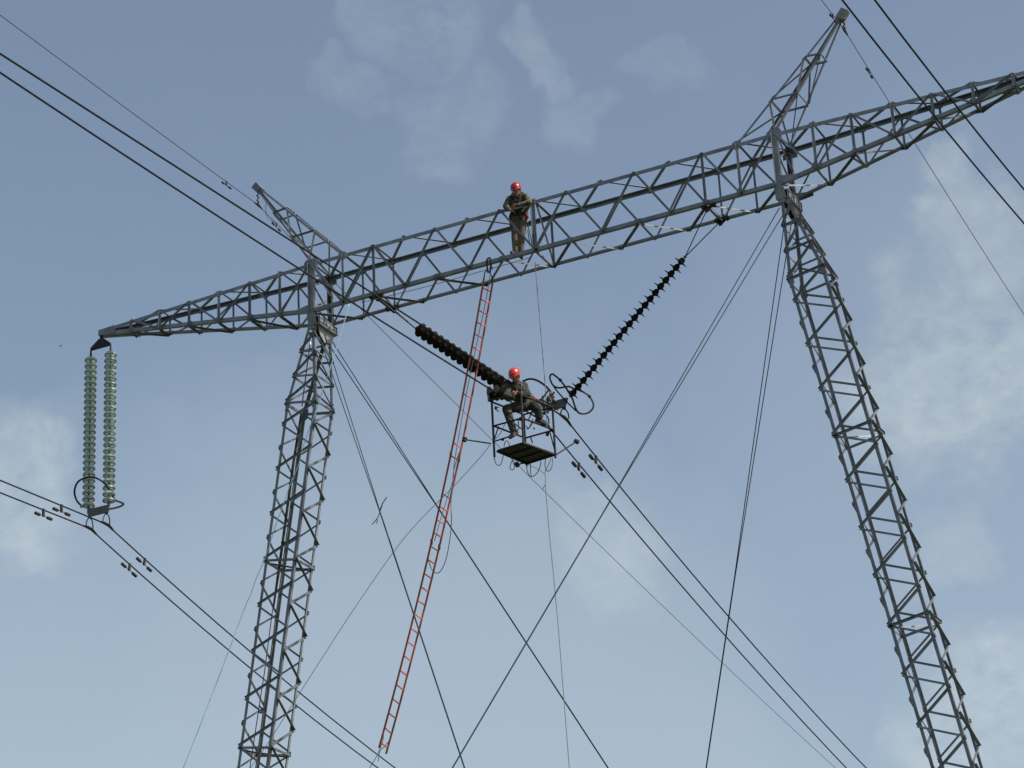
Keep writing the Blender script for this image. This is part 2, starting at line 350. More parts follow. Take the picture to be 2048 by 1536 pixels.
# mast heads: heavy posts through the crossarm, the hinge box and its plates
LT = .8506
for s in (-1, 1):
    xc = s*AH*U
    for yy in (-.53, .53):
        oy = -1 if yy < 0 else 1; bm = bmesh.new()
        stops = [W(s*AH, yy, .12), W(s*AH, yy, -HH-.05), W(s*(AH+.02), yy*.86, -1.82)]
        for a_, b_ in zip(stops, stops[1:]):
            prism(bm, [(-.055, 0), (.055, 0), (.055, .10), (.045, .10), (.045, .01), (-.045, .01), (-.045, .10), (-.055, .10)], a_, b_, V((1, 0, 0)), V((0, -oy, 0)))
        plate(bm, [W(0, yy*1.035, -1.42)+V((xc-.10, 0, 0)), W(0, yy*1.035, -1.42)+V((xc+.10, 0, 0)), W(0, yy*.9, -1.72)+V((xc+.11, 0, 0)), W(0, yy*.9, -1.74)+V((xc-.10, 0, 0))], (0, 1, .1), .014)
        link('post', bm, 'steel', tower)
    for z0_, z1_ in ((-.05, -.62), (-.62, -1.25)):
        brace('head%d' % s, W(s*AH+.05, -.48, z0_), W(s*AH+.05, .48, z1_), (1, 0, 0), .04)
        brace('head%d' % s, W(s*AH-.05, .48, z0_), W(s*AH-.05, -.48, z1_), (1, 0, 0), .04)
    bm = bmesh.new()
    x0, x1, zt_, zb_ = xc-.10, xc+.16, -1.50, -1.70
    def q3(x, y, z, dz=0): p = W(0, y, z); return V((x, p.y, p.z+dz))
    for z_ in (zt_, zb_): plate(bm, [q3(x0, -.46, z_), q3(x0, .5, z_), q3(x1, .5, z_), q3(x1, -.46, z_)], (0, 0, 1), .014)
    for xx in (x0+.05, x1-.022): plate(bm, [q3(xx, -.45, zt_, 0), q3(xx, .49, zt_, 0), q3(xx, .49, zb_, 0), q3(xx, -.45, zb_, 0)], (1, 0, 0), .012)
    for k in range(6):
        yy = -.40 + k*.17; plate(bm, [q3(x1-.014, yy, zt_), q3(x1+.004, yy, zt_), q3(x1+.004, yy, zb_), q3(x1-.014, yy, zb_)], (0, 1, 0), .012)
    hb_ = link('hinge_box', bm, 'plate', tower)
    for dx in (-.03, .07):
        bm = bmesh.new()
        plate(bm, [q3(xc+dx, -.33, zb_), q3(xc+dx, .46, zb_), q3(xc+dx+s*.04, .42, -1.92), q3(xc+dx+s*.04, .05, -2.05), q3(xc+dx+s*.03, -.2, -1.9)], (1, 0, 0), .014)
        link('hinge_lug', bm, 'plate', hb_)

# legs
SL = .1695; NL_ = math.hypot(SL, 1); LX = .911/NL_
LEN = (Z0/U - HH)*NL_
def legframe(s):
    ax = V((s*SL, 0, -1))/NL_; ex = V((1, 0, s*SL))/NL_; return ax, ex
def halfw(t):
    if t < 2.47: return .10 + (LX/2-.10)*(t-.45)/(2.47-.45)
    if t > LEN-2.6: return LX/2 - (LX/2-.10)*(t-(LEN-2.6))/2.6
    return LX/2
def legpt(s, c, t):
    ax, ex = legframe(s); hx = halfw(t)*(-1 if c[1] == 'L' else 1); yy = (-1 if c[0] == 'N' else 1)*LT/2
    if t < 2.47: yy *= 1 + .02*(2.47-t)/2
    if t > LEN-2.6: yy *= max(.25, 1-(t-(LEN-2.6))/2.6*.75)
    p = V((s*AH, 0, -HH)) + ax*t + ex*hx; return W(p.x, yy, p.z)
TK = [3.05+1.19*k for k in range(24)]
TK = [t for t in TK if t < LEN-2.8]
legs = {}
for s in (-1, 1):
    ax, ex = legframe(s); bm = bmesh.new()
    for c in ('NL', 'NR', 'FL', 'FR'):
        dx = V(ex)*(1 if c[1] == 'L' else -1); dy = V((0, 1 if c[0] == 'N' else -1, 0))
        stops = [.42, 2.47] + [LEN-2.6, LEN-.15]
        for t0, t1 in zip(stops, stops[1:]): angle(bm, legpt(s, c, t0), legpt(s, c, t1), dx, dy, .062, .062, .009)
        # knee gusset
        P = [legpt(s, c, t) for t in (2.26, 2.47, 2.68)]; dd = dx*.10; oy = V((0, -.012 if c[0] == 'N' else .012, 0))
        plate(bm, [P[0]+oy, P[0]+oy+dd*.35, P[1]+oy+dd*1.05+V(ax)*-.06, P[1]+oy+dd*1.0+V(ax)*.1, P[2]+oy+dd*.3, P[2]+oy], (0, 1, 0), .01)
        ox = V(ex)*(-.012 if c[1] == 'L' else .012); de = dy*.08
        plate(bm, [P[0]+ox, P[0]+ox+de*.35, P[1]+ox+de+V(ax)*-.06, P[1]+ox+de+V(ax)*.1, P[2]+ox+de*.3, P[2]+ox], tuple(ex), .01)
    for t in TK:                              # brace ends and bolts show as small lugs on the chords
        for c, off in (('NL', 0), ('NR', .5), ('FR', 0), ('FL', .5)):
            for dt, oo in ((off*1.19, V((0, -.014 if c[0] == 'N' else .014, 0))), ((off+.5)*1.19, V(ex)*(-.016 if c[1] == 'L' else .016))):
                P = legpt(s, c, min(t+dt, LEN-1)) + oo
                bmesh.ops.create_cube(bm, size=1, matrix=Matrix.Translation(P) @ Matrix.Diagonal((.034, .022, .05, 1)))
    legs[s] = link('leg', bm, 'steel', tower)
    NRM = {'near': (0, -1, 0), 'far': (0, 1, 0), 'right': tuple(ex), 'left': tuple(-ex)}
    def lb(face, c0, t0, c1, t1, w, w2=None, side=None):
        nn = V(NRM[face]); P0 = legpt(s, c0, t0)+nn*.013; P1 = legpt(s, c1, t1)+nn*.013; d = (P1-P0).normalized()
        brace('leg%d' % s, P0-d*.03, P1+d*.03, nn, w, w2, side)
    hp = .595
    for t in TK:
        for face, c0, c1 in (('near', 'NL', 'NR'), ('right', 'NR', 'FR'), ('far', 'FR', 'FL'), ('left', 'FL', 'NL')):
            off = 0 if face in ('near',) else 0
            base = {'near': t, 'right': t, 'far': t, 'left': t}[face]
            lb(face, c0, base-.03, c1, base-hp+.03, .050 if face in ('near', 'right') else .040)
            if face == 'right': lb(face, c0, base+.03, c1, min(base+hp-.03, LEN-2.3), .034, .062, V((0, 1, 1)))
            else: lb(face, c0, base+.03, c1, min(base+hp-.03, LEN-2.3), .040)
    ring = (('near', 'NL', 'NR'), ('right', 'NR', 'FR'), ('far', 'FR', 'FL'), ('left', 'FL', 'NL'))
    for t in (2.47, 6.66, 11.42, 16.18, 20.94, 25.7):
        for face, c0, c1 in ring: lb(face, c0, t, c1, t, .055)
        nn = V(ax)
        if t > 3: brace('leg%d' % s, legpt(s, 'NL', t)+nn*.03, legpt(s, 'FR', t)+nn*.03, nn, .045)
    tt = [.55, 1.08, 1.75, 2.44]
    for a_, b_ in zip(tt, tt[1:]):
        lb('near', 'NR', a_+.05, 'NL', b_-.05, .05); lb('far', 'FL', a_+.05, 'FR', b_-.05, .04)
        lb('right', 'NR', a_+.05, 'FR', b_, .05); lb('left', 'FL', a_+.05, 'NL', b_, .045)
        for face, c0, c1 in ring: lb(face, c0, b_, c1, b_, .045) if b_ < 2.4 else None
    # concrete footing
    bm = bmesh.new()
    fx = (s*AH + s*SL*LEN/NL_)*U
    lathe(bm, [(.75, 0), (.75, .35), (.45, .38), (.45, .62), (.2, .66)], V((fx, 0, -.05)), V((0, 0, 1)), 16)
    tag(link('footing', bm, 'concrete'), 'round concrete footing under the %s tower leg' % ('left' if s < 0 else 'right'), 'footing', 'footings of the tower legs')

# earth wire peaks
peaks = {}
for s in (-1, 1):
    tip = W(s*8.36, 0, 2.98); base = {}
    for f, yy in (('N', -.49), ('F', .49)):
        base[f+'O'] = W(s*6.5, yy, .05); base[f+'I'] = W(s*5.52, yy, .05)
    tips = {}
    for k in base: tips[k] = tip + V((s*.03 if k[1] == 'O' else -s*.05, -.05 if k[0] == 'N' else .05, -.02 if k[1] == 'O' else .02))
    def pk(k, f): return base[k].lerp(tips[k], f)
    bm = bmesh.new()
    for k in base:
        d1 = V((-s if k[1] == 'O' else s, 0, 0)); d2 = V((0, 1 if k[0] == 'N' else -1, 0))
        angle(bm, pk(k, 0), pk(k, 1), d1, d2, .045, .045, .007)
    dirp = (tip - (base['NO']+base['FI'])/2).normalized()
    # cap box
    c0 = tip + V((s*.02, 0, .02)); sx = V((0, 1, 0)); up = dirp; wd = up.cross(sx).normalized()
    hb = .09
    cs = []
    for e in (-.13, .10):
        cs.append([bm.verts.new(c0 + up*e + sx*q*hb*(1 if e < 0 else .8) + wd*r_*(.075 if e < 0 else .08)) for q, r_ in ((-1, -1), (1, -1), (1, 1), (-1, 1))])
    for j in range(4): bm.faces.new((cs[0][j], cs[0][(j+1) % 4], cs[1][(j+1) % 4], cs[1][j]))
    bm.faces.new(cs[0][::-1]); bm.faces.new(cs[1])
    peaks[s] = link('earth_wire_peak', bm, 'steel', tower)
    nO = V((s, 0, -.3)).normalized(); nI = V((-s, 0, .6)).normalized()
    for f in (1/3, 2/3):
        for k0, k1, nn in (('NO', 'NI', (0, -1, 0)), ('NI', 'FI', nI), ('FI', 'FO', (0, 1, 0)), ('FO', 'NO', nO)):
            nn = V(nn); brace('peak%d' % s, pk(k0, f)+nn*.01, pk(k1, f)+nn*.01, nn, .042)
    for f0, f1 in ((0, 1/3), (1/3, 2/3)):
        for k0, k1, nn in (('NI', 'NO', (0, -1, 0)), ('FI', 'FO', (0, 1, 0)), ('FI', 'NI', nI), ('NO', 'FO', nO)):
            # upper end on the first chord, lower end on the second
            if s > 0:
                kk = {'NI': ('NI', 'NO'), 'FI': None}.get(k0)
            nn = V(nn)
            brace('peak%d' % s, pk(k0, f1-.012)+nn*.012, pk(k1, f0+.012)+nn*.012, nn, .040)
PAR = {'crossarm': crossarm, 'leg-1': legs[-1], 'leg1': legs[1], 'peak-1': peaks[-1], 'peak1': peaks[1], 'head-1': crossarm, 'head1': crossarm}
def blen(b):
    (u0, v0), (u1, v1) = px(b[1]), px(b[2]); um, vm = (u0+u1)/2, (v0+v1)/2
    inside = -10 < um < 2058 and -10 < vm < 1546
    return math.hypot(u1-u0, v1-v0) if inside else 0
BR.sort(key=lambda b: -blen(b))
def brace_geo(bm, P0, P1, nrm, w, w2=None, side=None):
    d = (P1-P0).normalized(); x = d.cross(nrm).normalized()
    if x.x < 0: x = -x
    if abs(nrm.z) > .95 and nrm.z < 0 and (P0+P1).x > -.8: x = -x
    if side is not None and x.dot(side) < 0: x = -x
    P0 = P0 - x*w*.5; P1 = P1 - x*w*.5
    angle(bm, P0, P1, x, nrm, w, w2 or w*.6, .006)
rest = bmesh.new()
for i, (par, P0, P1, nrm, w, w2, side) in enumerate(BR):
    if i < 98:
        bm = bmesh.new(); brace_geo(bm, P0, P1, nrm, w, w2, side); link('brace', bm, 'steel', PAR[par])
    else: brace_geo(rest, P0, P1, nrm, w, w2, side)
tag(link('bracing', rest, 'steel', tower), kind='stuff')

# ---------------------------------------------------------------- wires
def wire(name, label, cat, pts, r, material, group, sides=6):
    bm = bmesh.new(); tube(bm, pts, r, sides); return tag(link(name, bm, material, None, True), label, cat, group)
def span(X, z0, c1n, c2n, c1f, c2f, ynear=-62, yfar=150, zk=.035):
    pts = []; ys = [ynear*(1-i/26)**1.4 for i in range(26)] + [0] + [yfar*(i/40)**1.6 for i in range(1, 41)]
    for y in ys:
        if y < 0: z = z0 + c1n*y + c2n*y*y
        else:
            yv = -c1f/(2*c2f) if c2f > 1e-6 else 1e9
            z = z0 + c1f*y + c2f*y*y
            if y > yv: z = z0 + c1f*yv + c2f*yv*yv + (y-yv)**2*.0004
        z = z - zk*math.exp(-abs(y)/.35) + zk if False else z
        pts.append(W(X, y, z))
    return pts
RC = .0165
GC = 'twin conductors of the three phases'
ZW = {}
def conductor(X, z0, a, b, c, d, label):
    ZW[X] = (z0, a, b, c, d)
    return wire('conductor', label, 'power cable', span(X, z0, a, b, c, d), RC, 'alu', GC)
conductor(-13.18, -5.62, .052, .0, -.262, .0031, 'right-hand cable of the pair carried by the glass insulators at the left tip')
conductor(-13.72, -5.62, .057, .0, -.262, .0033, 'left-hand cable of the pair carried by the glass insulators at the left tip')
conductor(.27, -5.75, .0441, -.0001, -.272, .0027, 'upper cable of the centre pair, running out just right of the work cage')
conductor(-.27, -5.75, .0582, .0008, -.262, .0022, 'lower cable of the centre pair, running right through the work cage')
conductor(13.18, -5.75, .0876, .0026, -.262, .0031, 'lower of the two thick cables crossing the top right corner')
conductor(13.72, -5.75, .1048, .0032, -.262, .0031, 'outermost thick cable at the far top right corner')
GE = 'earth wires from the peaks'
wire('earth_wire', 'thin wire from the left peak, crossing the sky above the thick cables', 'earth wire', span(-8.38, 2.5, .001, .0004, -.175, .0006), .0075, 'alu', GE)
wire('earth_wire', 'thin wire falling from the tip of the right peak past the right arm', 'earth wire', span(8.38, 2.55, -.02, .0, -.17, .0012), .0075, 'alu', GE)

# guys (pairs of strands, converging to ground anchors)
GG = 'paired guy strands of the tower'
guys = [((-6.45, .3, -1.9), (7.15, 11.9), 1010, 'of the left mast head pair ending rightmost', 'shallow pair from the left mast head'),
        ((-6.45, -.1, -1.85), (7.5, -11.92), 1020, 'of the steep left mast head pair with the forked tie', 'steep pair from the left mast head'),
        ((6.45, -.3, -1.9), (-7.87, -12.28), 985, 'of the right mast head pair slanting to bottom centre', 'slanting pair from the right mast head'),
        ((6.45, .1, -1.9), (-6.9, 12.33), 1150, 'of the steep right mast head pair beside the leg', 'steep pair from the right mast head')]
for (x, y, z), (xa, ya), vj, lab, lab2 in guys:
    anc = V((xa*U, ya*U, .25))
    cen = W(x, y, z); fj = next((i/400 for i in range(400) if px(cen.lerp(anc, i/400))[1] > vj), .5)
    J_ = cen.lerp(anc, fj)
    for q in (-1, 1):
        P0 = cen + V((q*.065, q*.02, -q*.02)); o_ = V((q*.006, 0, 0))
        pts = [P0.lerp(J_+o_, i/8) for i in range(8)] + [(J_+o_).lerp(anc+o_, i/12) for i in range(13)]
        wire('guy_strand', '%s strand %s' % ('left' if q < 0 else 'right', lab), 'guy wire', pts, .0105, 'guy', GG)
    bm = bmesh.new(); lathe(bm, [(.35, -.2), (.35, .12), (.08, .14), (.06, .3)], V((anc.x, anc.y, 0)), V((0, 0, 1)), 12)
    tag(link('guy_anchor', bm, 'concrete'), 'concrete anchor block in the grass for the ' + lab2, 'anchor', 'guy anchors')

# ---------------------------------------------------------------- dampers
def damper(P, d, label, sc=1.0, group='dampers on the cables'):
    d = V(d).normalized(); dn = V((0, 0, -1)); dn = (dn - d*dn.dot(d)).normalized(); sd = d.cross(dn)
    root = empty('vibration_damper', P, label, 'damper', group); bpy.context.view_layer.update()
    bm = bmesh.new(); bar(bm, P - dn*.025*sc, P + dn*.15*sc, .045*sc, .05*sc, d); ball(bm, P, .03*sc, 8)
    link('clamp', bm, 'weight', root)
    bm = bmesh.new(); tube(bm, [P + dn*.135*sc + d*q*sc for q in (-.19, -.1, 0, .1, .19)], .008*sc, 6); link('messenger_cable', bm, 'alu', root)
    for q in (-1, 1):
        bm = bmesh.new(); c = P + dn*.14*sc + d*q*.205*sc
        lathe(bm, [(.025*sc, -.085*sc), (.036*sc, -.08*sc), (.036*sc, .06*sc), (.028*sc, .075*sc), (.012*sc, .08*sc)], c, d*(-q), 12)
        link('weight', bm, 'weight', root)
    return root
ZW[-8.38] = (2.5, .001, .0004, -.175, .0006); ZW[8.38] = (2.55, -.02, 0, -.17, .0012)
def on_wire(u, v, X):         # where the plane of a cable is met
    d = CR*((u-1024)/FPX) + CU*(-(v-768)/FPX) + CF; p = CP + d*((X*U-CP.x)/d.x); y = p.y/U
    z0, a, b, c, e = ZW[X]; return W(X, y, z0 + (a*y+b*y*y if y < 0 else c*y+e*y*y))
for u, v, X, sl_, lab in ((87, 1012, -13.72, .057, 'left-hand damper left of the glass insulators, on the lower cable'),
                     (123, 1006, -13.18, .052, 'right-hand damper left of the glass insulators, on the upper cable'),
                     (260, 1119, -13.72, -.25, 'left-hand damper right of the glass insulators, on the lower cable'),
                     (290, 1112, -13.18, -.25, 'right-hand damper right of the glass insulators, on the upper cable'),
                     (1158, 928, -.27, -.25, 'damper below right of the work cage, on the lower cable'),
                     (1193, 925, .27, -.25, 'damper right of the work cage, on the upper cable')):
    damper(on_wire(u, v, X), (0, 1, sl_), lab, 1.0)
for u, v, X, sl_, lab, sc in ((453, 364, -8.38, 0, 'small damper on the thin wire left of the left peak', .62), (553, 445, -8.38, -.17, 'small damper on the thin wire just below the left peak', .62),
                     (1664, 17, 8.38, 0, 'small damper at the top edge beside the right peak', .62), (1737, 130, 8.38, -.17, 'small damper on the thin wire below right of the right peak', .62)):
    damper(on_wire(u, v, X), (0, 1, sl_), lab, sc)

# ---------------------------------------------------------------- insulators
PROF_CAP = [(.012, .0), (.030, .004), (.040, .018), (.048, .05), (.052, .062), (.05, .07)]
PROF_SHELL = [(.045, .028), (.078, .034), (.108, .050), (.130, .074), (.141, .098), (.143, .114), (.136, .124), (.120, .130), (.112, .116), (.098, .130), (.086, .112), (.068, .122), (.05, .10), (.03, .11)]
PROF_PIN = [(.02, .10), (.018, .115), (.014, .13), (.014, .152)]
def glass_string(P0, P1, n, label):
    ax = (P1-P0); LN = ax.length; ax.normalize()
    root = empty('insulator_string', P0, label, 'insulator', 'green glass insulator strings'); bpy.context.view_layer.update()
    bm = bmesh.new(); tube(bm, [P0 - ax*.15, P0+ax*.02], [.018, .03], 8); link('ball_eye', bm, 'dark', root)
    p = LN/n; first = None
    for i in range(n):
        if first is None:
            bm = bmesh.new(); lathe(bm, PROF_SHELL, V((0, 0, 0)), V((0, 0, -1)), 24); me = bpy.data.meshes.new('glass_disc'); bm.to_mesh(me); bm.free()
            for q in me.polygons: q.use_smooth = True
            me.materials.append(M['glass'])
            bm = bmesh.new(); lathe(bm, PROF_CAP, V((0, 0, 0)), V((0, 0, -1)), 14); lathe(bm, PROF_PIN, V((0, 0, 0)), V((0, 0, -1)), 8); mc = bpy.data.meshes.new('metal_cap'); bm.to_mesh(mc); bm.free()
            mc.materials.append(M['cap']); first = (me, mc)
        rot_ = V((0, 0, -1)).rotation_difference(ax).to_matrix().to_4x4()
        mw = Matrix.Translation(P0 + ax*p*i) @ rot_
        o = bpy.data.objects.new('glass_disc', first[0]); col.objects.link(o); o.parent = root; o.matrix_parent_inverse = root.matrix_world.inverted(); o.matrix_basis = mw
        c = bpy.data.objects.new('metal_cap', first[1]); col.objects.link(c); c.parent = o; c.matrix_basis = Matrix.Identity(4)
    return root
PROF_P = [(.016, 0), (.034, .006), (.052, .03), (.062, .055), (.066, .08), (.10, .086), (.148, .098), (.150, .106), (.075, .106), (.058, .118), (.036, .135), (.018, .15)]
PROF_Q = [(.016, 0), (.034, .006), (.046, .03), (.050, .07), (.09, .078), (.150, .092), (.158, .100), (.156, .108), (.10, .104), (.05, .112), (.034, .13), (.018, .15)]
def dark_string(path, n, label, group='dark insulator strings of the centre phase', prof=None):
    pts = path; ls = [0]
    for a, b in zip(pts, pts[1:]): ls.append(ls[-1] + (b-a).length)
    root = empty('insulator_string', pts[0], label, 'insulator', group); bpy.context.view_layer.update()
    bm = bmesh.new(); lathe(bm, prof or PROF_P, V((0, 0, 0)), V((0, 0, -1)), 22); me = bpy.data.meshes.new('porcelain_disc'); bm.to_mesh(me); bm.free()
    me.materials.append(M['porcelain'])
    for q in me.polygons: q.use_smooth = True
    p = ls[-1]/n
    def at_l(l):
        for k in range(len(pts)-1):
            if l <= ls[k+1] or k == len(pts)-2:
                f = (l-ls[k])/(ls[k+1]-ls[k]); return pts[k].lerp(pts[k+1], f), (pts[k+1]-pts[k]).normalized()
    for i in range(n):
        P, d = at_l(i*p+.001); rot_ = V((0, 0, -1)).rotation_difference(d).to_matrix().to_4x4()
        o = bpy.data.objects.new('porcelain_disc', me); col.objects.link(o); o.parent = root; o.matrix_parent_inverse = root.matrix_world.inverted()
        o.matrix_basis = Matrix.Translation(P) @ rot_ @ Matrix.Diagonal((1, 1, p/.15, 1))
    return root

def suspension(s):
    """double suspension set at a crossarm tip: hanger with yoke, two glass strings, lower yoke, ring, clamps"""
    side = 'left' if s < 0 else 'right'
    xi, xo = s*13.12, s*13.77
    up = empty('hanger_yoke', W(s*13.43, 0, -.12), 'dark triangular yoke hanging from the %s tip of the crossarm' % side, 'yoke', 'hanger yokes'); bpy.context.view_layer.update()
    bm = bmesh.new(); tube(bm, [W(s*13.43, 0, -.06), W(s*13.43, 0, -.22)], .022, 8); ball(bm, W(s*13.43, 0, -.14), .04, 8); link('shackle', bm, 'dark', up)
    bm = bmesh.new(); plate(bm, [W(s*13.36, 0, -.18), W(s*13.50, 0, -.18), W(xo-.01*s*0, 0, -.38), W(xo, 0, -.45), W(xi, 0, -.45), W(xi, 0, -.38)], (0, 1, 0), .05); link('yoke_plate', bm, 'dark', up)
    for x, lab in ((xo, 'outer'), (xi, 'inner')):
        glass_string(W(x, 0, -.62), W(x-s*.0, 0, -5.02), 25, '%s string of green glass discs hanging from the %s crossarm tip' % ('left' if x == min(xo, xi) else 'right', side))
    lo = empty('lower_yoke', W(s*13.45, 0, -5.15), 'grey bar yoke with a dark open ring at the foot of the %s glass strings' % side, 'yoke', 'lower yokes'); bpy.context.view_layer.update()
    bm = bmesh.new(); plate(bm, [W(xo, 0, -5.08), W(xi, 0, -5.08), W(xi, 0, -5.29), W(xo, 0, -5.29)], (0, 1, 0), .04)
    for x in (xo, xi): tube(bm, [W(x, 0, -4.96), W(x, 0, -5.2)], .03, 8)
    link('yoke_bar', bm, 'yoke', lo)
    bm = bmesh.new()
    if s < 0:
        loop = [(163, 1012, .1), (153, 1000, .25), (149, 983, .4), (155, 965, .5), (170, 956, .5), (188, 955, .45), (205, 963, .3), (218, 978, .1), (225, 991, -.1), (230, 1000, -.25), (240, 1004, -.4), (247, 1008, -.5), (240, 1013, -.45), (225, 1017, -.3), (212, 1019, -.1)]
        pts = [at(u, v, -y*.9) for u, v, y in loop]
    else:
        loop = [(-.3, -5.2, .1), (-.5, -5, .25), (-.55, -4.7, .4), (-.45, -4.4, .5), (-.2, -4.3, .5), (.2, -4.3, .4), (.5, -4.5, .2), (.6, -4.8, -.1), (.62, -5.1, -.3), (.5, -5.3, -.4), (.2, -5.35, -.2), (.0, -5.3, -.05)]
        pts = [W(13.45+x, y, z) for x, z, y in loop]
    tube(bm, spline(pts, 6), .022, 8)
    if s < 0: tube(bm, [at(232, 1000, .2), at(216, 1006, 0)], .014, 6); tube(bm, [at(160, 1015, -.1), at(174, 1011, 0)], .014, 6)
    link('grading_ring', bm, 'dark', lo)
    for x, X in ((xo, s*13.72), (xi, s*13.18)):
        sc = empty('suspension_clamp', W(X, 0, -5.4), 'small %s clamp under the %s glass strings, holding one cable' % ('left' if (X == min(s*13.72, s*13.18)) else 'right', side), 'clamp', 'suspension clamps'); bpy.context.view_layer.update()
        bm = bmesh.new(); tube(bm, spline([W(X, 0, -5.27), W(X-.05, -.05, -5.40), W(X-.055, -.09, -5.53), W(X-.02, -.10, -5.62)], 4), .014, 6)
        tube(bm, spline([W(X, 0, -5.30), W(X+.045, .04, -5.41), W(X+.05, .07, -5.54), W(X+.02, .10, -5.63)], 4), .014, 6); ball(bm, W(X, 0, -5.31), .03, 6); link('link', bm, 'dark', sc)
        bm = bmesh.new(); tube(bm, [W(X, -.28, -5.635), W(X, -.1, -5.615), W(X, .1, -5.625), W(X, .32, -5.70)], [.02, .034, .034, .022], 8); link('clamp_body', bm, 'weight', sc)
suspension(-1); suspension(1)

# centre phase V: hangers, strings, yoke
def hanger(s, J):
    side = 'left' if s < 0 else 'right'
    r = empty('string_hanger', J, ('dark heavy strap under the crossarm holding the upper left dark string' if s < 0 else 'pair of thin dark rods meeting at the top of the right dark string'), 'hanger'); bpy.context.view_layer.update()
    for k, yy in (('C', -.42), ('D', .42)):
        bm = bmesh.new(); tube(bm, [W(s*4.62, yy, -HH-.04), J], .011 if s > 0 else .014, 6); link('rod', bm, 'dark', r)
        bm = bmesh.new(); c = W(s*4.62, yy, -HH-.03); bar(bm, c+V((-.15, 0, 0)), c+V((.15, 0, 0)), .1, .06)
        for q in (-.11, -.04, .05, .12): bar(bm, c+V((q, 0, .1)), c+V((q, 0, -.07)), .022)
        plate(bm, [c+V((-.08, 0, 0)), c+V((.08, 0, 0)), c+V((.03-s*.05, 0, -.13)), c+V((-.03-s*.05, 0, -.13))], (0, 1, 0), .03)
        link('beam_clamp', bm, 'dark', r)
    bm = bmesh.new(); ball(bm, J, .03, 8); link('joint', bm, 'dark', r)
    return r
JR = W(3.74, 0, -2.33); JL = W(-3.72, 0, -2.36)
hanger(1, JR); hanger(-1, JL)
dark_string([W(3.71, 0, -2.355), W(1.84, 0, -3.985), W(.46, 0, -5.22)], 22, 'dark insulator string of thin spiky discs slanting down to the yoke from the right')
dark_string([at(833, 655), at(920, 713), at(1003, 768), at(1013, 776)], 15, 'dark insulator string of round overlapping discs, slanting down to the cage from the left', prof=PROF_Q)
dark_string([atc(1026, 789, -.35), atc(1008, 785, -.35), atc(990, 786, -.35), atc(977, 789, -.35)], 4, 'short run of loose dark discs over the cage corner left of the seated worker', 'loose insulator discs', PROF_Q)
cy = empty('yoke_assembly', W(0, 0, -5.4), 'grey yoke plate with dark looped grading rings right of the seated worker', 'yoke'); bpy.context.view_layer.update()
bm = bmesh.new()
plate(bm, [W(-.34, 0, -5.28), W(.30, 0, -5.24), W(.38, 0, -5.25), W(.30, 0, -5.47), W(-.28, 0, -5.47)], (0, 1, 0), .045); link('yoke_plate', bm, 'yoke', cy)
bm = bmesh.new()      # figure-of-eight ring on the right
A8 = [(230, 268, -.6), (300, 310, -.6), (370, 370, -.55), (470, 490, -.4), (550, 620, -.2), (620, 740, -.05), (650, 830, .1), (690, 940, .2), (740, 1010, .3), (830, 1035, .4), (940, 1005, .5), (1015, 925, .55), (1022, 830, .55), (950, 700, .5), (840, 620, .4), (740, 575, .3), (640, 548, .1), (560, 510, -.1), (480, 518, -.2), (370, 535, -.35), (290, 515, -.45), (240, 470, -.52), (205, 400, -.58), (190, 320, -.6)]
tube(bm, spline([at(1080+u/9.6, 720+v/9.6, y) for u, v, y in A8], 5, True), .019, 8, True)
tube(bm, spline([at(1080+u/9.6, 720+v/9.6, y) for u, v, y in ((258, 500, -.5), (330, 600, -.35), (450, 735, -.1), (560, 850, .05), (690, 975, .22))], 5), .015, 8)
for u, v, y in ((390, 385, -.52), (950, 700, .5), (590, 690, 0)): ball(bm, at(1080+u/9.6, 720+v/9.6, y), .036, 8)
link('grading_ring', bm, 'dark', cy)
bm = bmesh.new()      # ring behind the worker
tube(bm, spline([at(u, v, y) for u, v, y in ((1045, 763, .35), (1058, 758, .4), (1072, 760, .42), (1086, 768, .35), (1096, 777, .2), (1101, 784, .05), (1099, 791, 0), (1093, 800, 0))], 5), .022, 8)
tube(bm, [at(1097, 780, .15), at(1090, 790, .1), at(1081, 804, 0)], .016, 8)
link('grading_ring', bm, 'dark', cy)
bm = bmesh.new()
rg = random.Random(3)
for i in range(26):   # cotter pins, sockets and shackles cluttering the yoke
    p = W(-.36+rg.uniform(0, .46), rg.uniform(-.16, -.03), -5.30+rg.uniform(-.16, .16)); q = p + V((rg.uniform(-.1, .1), rg.uniform(-.06, .06), rg.uniform(-.1, .1)))
    tube(bm, [p, (p+q)/2, q], [.022, .03, .018], 7)
link('fittings', bm, 'cap', cy)
for X, lab in ((.27, 'clamp hanging from the right end of the centre yoke, holding a cable'), (-.27, 'clamp hanging behind the right boot of the seated worker')):
    sc = empty('suspension_clamp', W(X, 0, -5.5), lab, 'clamp', 'suspension clamps'); bpy.context.view_layer.update()
    bm = bmesh.new(); tube(bm, spline([W(X, 0, -5.47), W(X-.05, -.08, -5.58), W(X-.05, -.12, -5.7)], 4), .014, 6); tube(bm, spline([W(X, 0, -5.5), W(X+.05, .08, -5.6), W(X+.05, .12, -5.74)], 4), .014, 6); ball(bm, W(X, 0, -5.5), .035, 6); link('link', bm, 'dark', sc)
    bm = bmesh.new(); tube(bm, [W(X, -.28, -5.765), W(X, -.1, -5.75), W(X, .12, -5.765), W(X, .34, -5.85)], [.02, .034, .034, .022], 8); link('clamp_body', bm, 'weight', sc)

